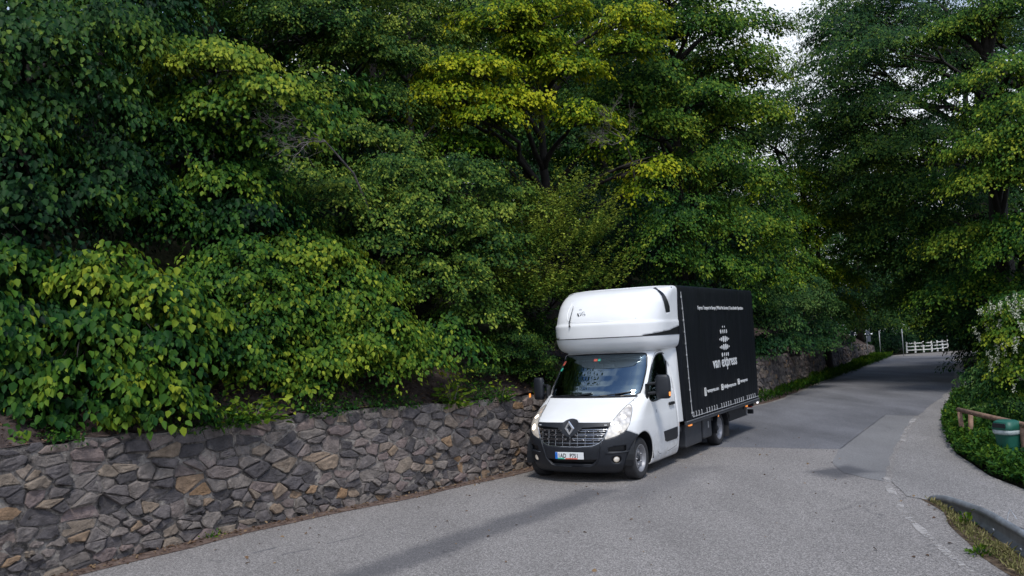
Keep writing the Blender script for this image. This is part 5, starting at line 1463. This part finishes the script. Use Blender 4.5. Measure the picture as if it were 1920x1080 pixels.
tree('dark thicket beside the road where the shade falls across it', 'shrub', (24.5, 40),
     [('w', 18.6, 33.0, 1.4, 2.0, 1.7, -.1), ('w', 21.2, 37.5, 1.6, 2.1, 2.0, -.1), ('w', 24.0, 42.0, 1.7, 2.3, 2.2, -.1), ('w', 27.6, 48.5, 1.8, 2.3, 2.4, -.08), ('w', 31.5, 54, 1.8, 2.5, 2.5, -.08), ('w', 22.5, 33, 3.2, 2.8, 2.4, -.1), ('w', 26, 38, 4, 3, 2.6, -.1), ('w', 30, 46, 4, 3, 2.8, -.1),
      ('w', 34, 57, 3.5, 3, 2.8, -.1), ('w', 17.4, 29.3, 1.0, 1.2, 1.1, -.02), ('w', 20, 28, 2.4, 2.4, 2.2, -.08)],
     M['leaf_dark'], trunk=.12, stems=3, leaf=.14, dens=.8, L=1.1, droop=.5, hang=.3, tint=.34, tspread=.08, tipt=.2, n_leaf=50, seed=33, view=False)
tree('teal green bush behind the waste bin', 'shrub', (13.2, 22.4),
     [(1868, 745, 22, .7, .5), (1890, 720, 21, .9, .8, .03), (1920, 780, 19.5, .9, .7, .03), (1875, 770, 20.5, .7, .45, -.03), (1880, 700, 23, .8, .6, -.12), (1960, 720, 20, 1.4, 1.2)],
     M['leaf_teal'], trunk=.05, stems=3, leaf=.085, dens=1.15, L=.45, droop=.35, hang=.2, tint=.42, tipt=.28, n_leaf=36, seed=34)
bl = tree('bush hung with creamy white blossom at the right edge of the picture', 'flowering shrub', (at(1930, 700, 19).x + .6, 19),
     [(1910, 560, 17.0, .5, .24, .12), (1885, 585, 17.0, .36, .16, .12), (1920, 610, 16.8, .55, .26, .05), (1895, 660, 17.2, .40, .22, .05), (1920, 680, 17.0, .55, .30), (1905, 725, 17.5, .5, .3, -.1), (1960, 620, 17, .8, 1.0), (1872, 640, 17.4, .24, .14)],
     M['leaf_mid'], trunk=.07, stems=2, name='flowering_shrub', leaf=.075, dens=1.2, L=.42, droop=.6, hang=.4, tint=.40, tipt=.30, n_leaf=40, seed=35)
def blossoms(root):
    rg = np.random.default_rng(5); V = []; Fc = []
    spots = [(1890, 552, 16.6), (1862, 570, 16.7), (1845, 580, 16.9), (1905, 570, 16.4), (1885, 590, 16.6), (1918, 595, 16.4), (1850, 625, 17.0), (1868, 640, 16.9), (1900, 655, 16.7), (1915, 640, 16.4), (1880, 690, 16.9), (1905, 700, 16.7), (1872, 612, 16.9), (1920, 560, 16.3), (1910, 618, 16.5), (1860, 660, 17)]
    L_ = np.array(root.location)
    P = []
    for q in spots:
        c = np.array(at(*q)) - L_
        for _ in range(3):
            b = c + rg.normal(0, .11, 3)
            k = 26; h = rg.random(k) * .17
            P.append(b + np.stack([rg.normal(0, .022, k), rg.normal(0, .022, k), -h], 1))
    P = np.concatenate(P); D = rg.normal(0, 1, P.shape) + [0, 0, -1]; N = rg.normal(0, 1, P.shape) + [0, -1, .5]
    V, Q = leaf_arrays(P, D, N, np.full(len(P), .028), .9)
    o = quad_mesh('blossom', V, Q, M['blossom'], None, root)
blossoms(bl)

# small plants on and under the wall
gW = 'weeds growing at the foot of the stone wall'
def tuft(label, cat, p, r, h, mat, leaf, n, seed, name=None, group=None, tint=.45, up=.8):
    rg = np.random.default_rng(seed); root = thing(name or cat.replace(' ', '_'), label, cat, tuple(p), 0, group)
    P = rg.normal(0, 1, (n, 3)) * [r * .5, r * .5, 0]; P[:, 2] = np.abs(rg.normal(0, .5, n)) * h
    D = nrm(np.concatenate([P[:, :2] * 2 / r, np.full((n, 1), up)], 1) + rg.normal(0, .35, (n, 3)))
    N = nrm(np.cross(D, rg.normal(0, 1, (n, 3))) + [0, 0, .8])
    V, Q = leaf_arrays(P, D, N, leaf * rg.uniform(.6, 1.3, n), .62)
    quad_mesh('leaves', V, Q, mat, np.repeat(np.clip(tint + rg.normal(0, .14, n) + .2 * P[:, 2] / h, 0, 1), 2), root)
    st = MB()
    for k in range(6):
        a = rg.uniform(0, 6.28); st.tube([(0, 0, -.03), (math.cos(a) * r * .3, math.sin(a) * r * .3, h * .5), (math.cos(a) * r * .5, math.sin(a) * r * .5, h * .9)], [.006, .004, .002], 4)
    st.build('stem', M['wood_raw'] if False else M['bark_grey'], root)
    return root
for lab, q, r, h, lf, n, sd_ in [('bright green dandelion-like weed at the wall foot left of the van', (722, 922), .17, .16, .085, 90, 1),
                                ('sparse grassy weed at the wall foot left of the bright one', (668, 934), .22, .12, .06, 120, 2),
                                ('leafy weed at the wall foot beside the van bumper', (962, 866), .24, .16, .07, 150, 3),
                                ('tiny weed in the grit at the wall foot near the left edge', (395, 1008), .12, .06, .04, 50, 4),
                                ('thin weeds along the wall foot halfway to the van', (850, 895), .3, .07, .04, 90, 5)]:
    g_ = G(*q); tuft(lab, 'weed', (g_.x, g_.y, g_.z), r, h, M['leaf_mid'], lf, n, sd_, group=gW, tint=.55)
def on_wall(px, py, up=0.0):
    """where the sight line of a wall-top pixel meets the wall top"""
    d = ray(px, py); best = None
    for t in np.linspace(8, 60, 2600):
        x, y = d.x * t / d.y, t
        sd, s, ht = wall_sd(x, y)
        if sd > .12: return Vector((x, y, zg(y) + ht + up)), s
    return None, 0
g_ = G(1812, 985); tuft('green weed standing in front of the guard rail', 'weed', (g_.x, g_.y, g_.z), .08, .16, M['leaf_mid'], .06, 45, 21, tint=.55, up=1.2)
g_ = G(1835, 1040); tuft('low leafy weed in the dry verge at the bottom right', 'weed', (g_.x, g_.y, g_.z), .12, .07, M['leaf_mid'], .05, 70, 22, tint=.5)
for lab, q, r, h, lf, n, sd_, tn in [('yellow-green leafy bush growing out of the wall top left of the van', (848, 752), .26, .42, .095, 210, 11, .62),
                                 ('bright leafy sprig trailing over the wall below the hazel', (470, 800), .40, .36, .10, 300, 12, .55),
                                 ('second trailing sprig low on the wall top', (430, 780), .3, .25, .09, 160, 15, .42),
                                 ('small dark tuft hanging from the soil above the wall', (598, 760), .24, .25, .06, 190, 13, .35),
                                 ('grassy tuft on the bank above the wall beside the fine-leaved bush', (940, 735), .22, .3, .07, 160, 14, .5)]:
    p, s = on_wall(*q)
    tuft(lab, 'plant', (p.x, p.y, p.z - .06), r, h, M['leaf_mid'], lf, n, sd_, name='leafy_plant', tint=tn, up=.25)

# bare grey twigs
def bare(label, cpx, Y, span, seed, n=16):
    rg = random.Random(seed); c = at(*cpx, Y); root = thing('bare_branch', label, 'branch', tuple(c))
    mb = MB()
    def grow(p, d, L, r, depth):
        q = p + d * L; m = p.lerp(q, .5) + Vector((rg.uniform(-1, 1), rg.uniform(-1, 1), rg.uniform(-1, 1))) * L * .12
        mb.tube([p, m, q], [r, r * .8, r * .6], 5, cap=False)
        if depth:
            for _ in range(rg.choice((2, 3))):
                nd = (d + Vector((rg.uniform(-1, 1), rg.uniform(-.6, .6), rg.uniform(-1, 1))) * .75).normalized()
                grow(q if rg.random() < .6 else m, nd, L * rg.uniform(.55, .85), r * .62, depth - 1)
    for k in range(4):
        grow(Vector((0, 0, 0)), Vector((rg.uniform(-1, .2) * span[0], -.3, rg.uniform(-.4, .8) * span[1])).normalized(), .42, .011, 5)
    # the stem back into the slope
    mb.tube([(0, 0, 0), (.3, .9, -.4), (.5, 1.8, -1.2)], [.012, .02, .03], 6)
    mb.build('twigs', M['bark_grey'], root)
bare('bare grey twigs poking out left of the hornbeam', (610, 265), 14.6, (1.2, .8), 3)
bare('tangle of bare pale twigs below the maple branches', (1170, 260), 21.6, (.9, 1.2), 4)

# --- ground plants
def scatter(name, label, cat, poly, n, hmax, leaf, mat, seed, tint=.4, up=.6, off=.01, zf=zg, wr=.6, clump=1.2):
    rg = np.random.default_rng(seed); pp = np.array(poly); lo, hi = pp.min(0), pp.max(0); out = []
    while sum(len(a) for a in out) < n:
        q = rg.uniform(lo, hi, (n, 2)); q = q[in_poly(q[:, 0], q[:, 1], poly)]; out.append(q)
    q = np.concatenate(out)[:n]
    hgt = np.array([.35 + .65 * max(0, .5 + mnoise.noise(Vector((a * clump, b_ * clump, seed)))) for a, b_ in q])
    z = rg.random(n) ** .6 * hmax * hgt
    P = np.stack([q[:, 0], q[:, 1], np.array([zf(b_) for b_ in q[:, 1]]) + off + z], 1)
    D = nrm(rg.normal(0, 1, (n, 3)) + [0, 0, up]); N = nrm(rg.normal(0, .5, (n, 3)) + [0, 0, 1])
    V, Q = leaf_arrays(P, D, N, leaf * rg.uniform(.55, 1.3, n), wr)
    LEAFN[0] += n
    o = quad_mesh(name, V, Q, mat, np.repeat(np.clip(tint + rg.normal(0, .12, n) + .25 * (z / hmax - .5), 0, 1), 2))
    return tag(o, label, cat, kind='stuff')
bed = [(13.1, 26.0), (10.1, 20.9), (8.8, 18.2), (7.9, 16.0), (7.35, 14.2), (7.15, 12.9), (7.0, 11.9), (8.4, 10.2), (12, 9), (17, 14), (19, 24), (16, 27)]
scatter('nettle_bed', 'dense nettles and ground cover between the path and the wooden rail', 'ground cover', bed, 46000, .50, .085, M['leaf_mid'], 3, tint=.40, clump=.9)
scatter('edge_ground_cover', 'leafy ground cover spilling over the path edge', 'ground cover', [(13.0, 26.3), (9.9, 20.7), (8.62, 18.0), (7.72, 15.8), (7.1, 13.5), (6.9, 11.9), (7.4, 11.6), (7.6, 13.4), (8.2, 15.7), (9.2, 18), (10.6, 20.9), (13.6, 26.2)], 15000, .36, .075, M['leaf_mid'], 4, tint=.46, clump=2.2)
fv = [(float(p[0] - n[0] * b_), float(p[1] - n[1] * b_)) for b_, sl in ((.05, slice(None)), ) for p, n in zip(WL[::6], WN[::6]) if 27 < p[1] < 70]
fv2 = [(float(p[0] - n[0] * (.35 + min(1.1, (p[1] - 27) * .03))), float(p[1] - n[1] * (.35 + min(1.1, (p[1] - 27) * .03)))) for p, n in zip(WL[::6], WN[::6]) if 27 < p[1] < 70]
scatter('roadside_grass', 'yellow-green grass and weeds along the wall foot beyond the van', 'grass', fv + fv2[::-1], 16000, .42, .12, M['leaf_yellow'], 5, tint=.34, up=2.0, wr=.3, clump=.8)
scatter('verge_grass', 'dry patchy grass around the guard rail', 'grass', [(5.38, 11.9), (5.25, 11.2), (4.95, 10.3), (4.74, 9.4), (4.6, 8.6), (4.3, 7.0), (4.6, 7), (4.85, 8.6), (5.02, 9.6), (5.22, 10.6), (5.40, 11.6)], 1500, .07, .06, M['dry_grass'], 6, tint=.66, up=1.6, wr=.22, clump=3)
def wall_top_growth():
    rg = np.random.default_rng(31); P = []
    while len(P) < 9000:
        a = rg.uniform(2, 34)
        if mnoise.noise(Vector((a * .9, 5, 0))) + .35 * mnoise.noise(Vector((a * 3.1, 8, 0))) < .02: continue
        d = rg.uniform(-.05, .7); p, nn, h = wall_at(a)
        P.append((p[0] + nn[0] * d, p[1] + nn[1] * d, zg(p[1]) + h + bank(d) + .03 + rg.random() ** 2 * .16 - (.10 * rg.random() if d < .08 else 0)))
    P = np.array(P); n = len(P)
    V, Q = leaf_arrays(P, nrm(rg.normal(0, 1, (n, 3)) + [.5, -.6, .1]), rg.normal(0, .45, (n, 3)) + [.3, -.4, 1], .05 * rg.uniform(.4, 1.4, n), .6)
    tag(quad_mesh('wall_top_growth', V, Q, M['leaf_mid'], np.repeat(np.clip(.38 + rg.normal(0, .14, n), 0, 1), 2)), 'low leafy growth creeping over the top of the stone wall', 'ground cover', kind='stuff')
wall_top_growth()
def litter():
    rg = np.random.default_rng(9); n = 9000
    s = rg.uniform(2, 30, n); d = rg.uniform(.2, 1.9, n); P = []
    for a, b_ in zip(s, d):
        p, nn, h = wall_at(a); P.append((p[0] + nn[0] * b_, p[1] + nn[1] * b_, zg(p[1]) + h + bank(b_) + .035 + rg.normal(0, .02)))
    n2 = 1500; s2 = rg.uniform(2, 30, n2); d2 = np.abs(rg.normal(0, .16, n2))
    for a, b_ in zip(s2, d2):
        p, nn, h = wall_at(a); P.append((p[0] - nn[0] * (b_ + .03), p[1] - nn[1] * (b_ + .03), .012 + rg.random() * .01))
    for _ in range(260):
        P.append((rg.uniform(-4, 6), rg.uniform(9, 24), .006)); 
    P = np.array(P); n += n2 + 260
    V, Q = leaf_arrays(P, rg.normal(0, 1, (n, 3)) * [1, 1, .3], rg.normal(0, .35, (n, 3)) + [0, 0, 1], .045 * rg.uniform(.5, 1.3, n), .7)
    tag(quad_mesh('leaf_litter', V, Q, M['litter'], np.repeat(rg.random(n), 2)), 'dry brown leaves scattered on the bank above the wall and along its foot', 'leaf litter', kind='stuff')
litter()
print('LEAVES', LEAFN[0])

# ================================================================== ROADSIDE THINGS
# waste bin
def build_bin():
    c = at(1888, 800, 14.35); root = thing('waste_bin', 'green plastic waste bin with a white liner bag, hung on the wooden rail', 'waste bin', (c.x, c.y, 0), R_(-62))
    def ringp(w_, d_, z, r=.25, n=28):
        P = []
        for k in range(n):
            a = 2 * PI * k / n; ca, sa = math.cos(a), math.sin(a); e = .55
            P.append((w_ * math.copysign(abs(ca) ** e, ca), d_ * math.copysign(abs(sa) ** e, sa), z))
        return P
    def loft(levels, name, mat, parent, cap=True, solid=0):
        mb = MB(); n = 28; V = [p for l in levels for p in ringp(*l)]
        Fc = [(i * n + k, i * n + (k + 1) % n, (i + 1) * n + (k + 1) % n, (i + 1) * n + k) for i in range(len(levels) - 1) for k in range(n)]
        if cap: Fc += [tuple(range(n))[::-1], tuple(range((len(levels) - 1) * n, len(levels) * n))]
        mb.add(V, Fc); o = mb.build(name, mat, parent, smooth=True)
        m = o.modifiers.new('es', 'EDGE_SPLIT'); m.split_angle = R_(40)
        return o
    loft([(.125, .115, .02), (.13, .12, .05), (.165, .15, .50), (.170, .155, .54)], 'body', M['bin_green'], root)
    loft([(.172, .158, .50), (.185, .170, .515), (.188, .172, .56), (.178, .162, .585)], 'bag', M['bag'], root)
    lid = loft([(.190, .176, .575), (.195, .180, .60), (.190, .175, .64), (.165, .150, .70), (.12, .10, .725)], 'lid', M['bin_green'], root)
    MB().box((0, .172, .645), (.24, .03, .075)).build('opening', M['plastic_blk'], lid, bevel=.012)
    MB().box((.0, -.17, .45), (.08, .06, .25)).build('bracket', M['galv'], root, bevel=.005)
    return root
build_bin().rotation_euler.z = R_(110)
def build_rail():
    root = thing('wooden_rail', 'low raw wooden rail on paired posts beside the path, passing behind the green bin', 'wooden rail', (8.35, 16.7, 0))
    o = Vector((8.35, 16.7, 0))
    pts = [Vector(p) - o for p in ((8.37, 16.86, .66), (8.22, 15.6, .655), (8.02, 14.0, .66), (7.75, 12.2, .66), (7.3, 10.0, .66))]
    MB().tube(pts, [.042, .046, .044, .046, .045], 9).build('rail', M['wood_raw'], root, smooth=True)
    for x, y, l in ((8.34, 16.72, .02), (8.42, 16.55, -.02), (8.06, 14.2, .02), (7.70, 12.0, 0)):
        p = Vector((x, y, 0)) - o
        MB().tube([p + Vector((l, 0, -.1)), p + Vector((0, 0, .3)), p + Vector((-l, 0, .63))], [.05, .046, .043], 8).build('post', M['wood_raw'], root, smooth=True)
build_rail()
def build_guard():
    path = [(5.47, 12.05, -.02), (5.46, 11.9, .06), (5.43, 11.5, .14), (5.36, 10.9, .19), (5.28, 10.2, .225), (5.16, 9.6, .24), (5.04, 9.0, .25), (4.88, 8.2, .26), (4.6, 6.8, .27), (4.3, 5.2, .28)]
    P = smooth_line3(path, 60); root = thing('guard_rail', 'weathered steel guard rail dipping into the verge at the lower right', 'guard rail', (5.3, 10.4, 0)); o = Vector((5.3, 10.4, 0))
    prof = [(.045, .0), (.02, .004), (0, -.018), (-.005, -.045), (.055, -.085), (.06, -.12), (.06, -.17), (.055, -.20), (-.005, -.24), (0, -.268), (.02, -.292), (.045, -.298)]
    V = []; n = len(prof)
    for i, p in enumerate(P):
        t = (P[min(i + 1, len(P) - 1)] - P[max(i - 1, 0)]); t.z = 0; t.normalize(); out = Vector((t.y, -t.x, 0))   # travelling towards the camera: the road is on the right hand
        if out.x > 0: out = -out
        for a, h in prof: V.append(p - o + out * (-a + .03) + Vector((0, 0, h)))
    Fc = [(i * n + k, i * n + k + 1, (i + 1) * n + k + 1, (i + 1) * n + k) for i in range(len(P) - 1) for k in range(n - 1)]
    b = link_mesh('beam', V, Fc, M['galv'], root, smooth=True); m = b.modifiers.new('s', 'SOLIDIFY'); m.thickness = .008; m.offset = 0
    for x, y in ((5.33, 10.5), (4.98, 8.6), (4.55, 6.6)):
        MB().box((x - o.x + .09, y - o.y, -.02), (.05, .10, .36)).build('post', M['galv'], root, bevel=.005)
    for y_, x_ in ((9.75, 5.12), (8.9, 4.93)):
        MB().lathe([(0, -.012), (.016, -.010), (.018, 0)], c=(x_ - o.x - .0, y_ - o.y, .10), axis=0, seg=10).build('bolt', M['galv'], root)
    # bent reflector bracket on the top edge
    MB().tube([(5.17 - o.x, 9.55 - o.y, .24), (5.19 - o.x, 9.56 - o.y, .31), (5.27 - o.x, 9.66 - o.y, .33), (5.30 - o.x, 9.60 - o.y, .24)], .006, 5).build('bracket', M['alu'], root)
def smooth_line3(P, n):
    P = np.array(P, float); out = []; k = len(P)
    for i in range(k - 1):
        p0, p1, p2, p3 = P[max(i - 1, 0)], P[i], P[i + 1], P[min(i + 2, k - 1)]
        for t in np.linspace(0, 1, max(2, n // (k - 1)), endpoint=False):
            out.append(Vector(.5 * ((2 * p1) + (-p0 + p2) * t + (2 * p0 - 5 * p1 + 4 * p2 - p3) * t * t + (-p0 + 3 * p1 - 3 * p2 + p3) * t ** 3)))
    out.append(Vector(P[-1])); return out
build_guard()
def stone(label, p, r, seed):
    bm = bmesh.new(); bmesh.ops.create_icosphere(bm, subdivisions=3, radius=r)
    for v in bm.verts:
        q = v.co * (3 / r) * .35; v.co *= 1 + .32 * mnoise.noise(q + Vector((seed, 0, 0))) + .10 * mnoise.noise(q * 3 + Vector((seed, 4, 0)))
        v.co.z *= .8
    me = bpy.data.meshes.new('stone'); bm.to_mesh(me); bm.free(); me.materials.append(M['pale_stone'])
    o = bpy.data.objects.new('stone', me); COL.objects.link(o); o.location = p
    tag(o, label, 'stone', 'pale stones at the edge of the path')
for lab, q, r, sd_ in [('highest of three pale stones, at the dark thicket', (1818, 735), .30, 1), ('middle flat pale stone below the highest one', (1812, 752), .24, 2), ('pale stone half sunk in the weeds at the path corner', (1790, 764), .22, 3)]:
    g_ = G(*q); stone(lab, (g_.x, g_.y, g_.z + r * .45), r, sd_)
# white three-rail fence at the bend
def build_fence():
    pp = [(1700, 76.6), (1716, 76.5), (1731.5, 76.4), (1747, 76.3), (1757.5, 77.3), (1767.5, 78.3), (1777, 79.3)]
    P = [];
    for px_, Y in pp:
        q = at(px_, 655, Y); P.append(Vector((q.x, q.y, zg(Y))))
    root = thing('fence', 'short white three-rail fence at the far bend of the road', 'fence', tuple(P[0]))
    for p in P:
        MB().box(p - P[0] + Vector((0, 0, .45)), (.13, .13, 1.0)).build('post', M['fence_white'], root, bevel=.01)
    for z in (.22, .52, .80):
        for seg in ((0, 3), (3, 6)):
            a, b_ = P[seg[0]] - P[0] + Vector((0, -.03, z)), P[seg[1]] - P[0] + Vector((0, -.03, z))
            MB().tube([a, b_], .055, 6).build('rail', M['fence_white'], root)
build_fence()
def pole(label, cat, name, b, Y, hgt, lean, group=None, sign=None):
    q = at(b, 660, Y); g_ = Vector((q.x, Y, zg(Y)))
    root = thing(name, label, cat, tuple(g_), 0, group)
    MB().tube([(0, 0, -.1), (lean, 0, hgt)], .032, 8).build('pole', M['pole_grey'], root, smooth=True)
    for (dx, z, w_, h_, mt, yr) in sign or []:
        MB().box((dx + lean * z / hgt, -.05, z), (w_, .02, h_), Matrix.Rotation(yr, 3, 'Z')).build('sign_plate', M[mt], root, bevel=.006)
pole('sign post with dark sign backs, leftmost at the bend', 'road sign', 'road_sign', 1597, 54.0, 2.1, 0, sign=[(.10, 1.72, .28, .62, 'sign_dark', .5), (-.13, 1.45, .26, .43, 'sign_dark', .3)])
pole('sign post with two small grey sign backs, second from the left at the bend', 'road sign', 'road_sign', 1627, 65, 2.15, 0, sign=[(.10, 1.95, .40, .30, 'sign_back', .4), (.14, 1.50, .34, .45, 'sign_back', .4)])
gP = 'thin grey posts at the road bend'
pole('thin grey post right of the sign posts, at the end of the wall', 'post', 'thin_post', 1651, 69, 2.05, 0, gP)
pole('thin pale post just left of the white fence', 'post', 'thin_post', 1694, 68.5, 2.1, 0, gP)
pole('thin grey post behind the right end of the white fence', 'post', 'thin_post', 1778, 80, 1.9, 0, gP)
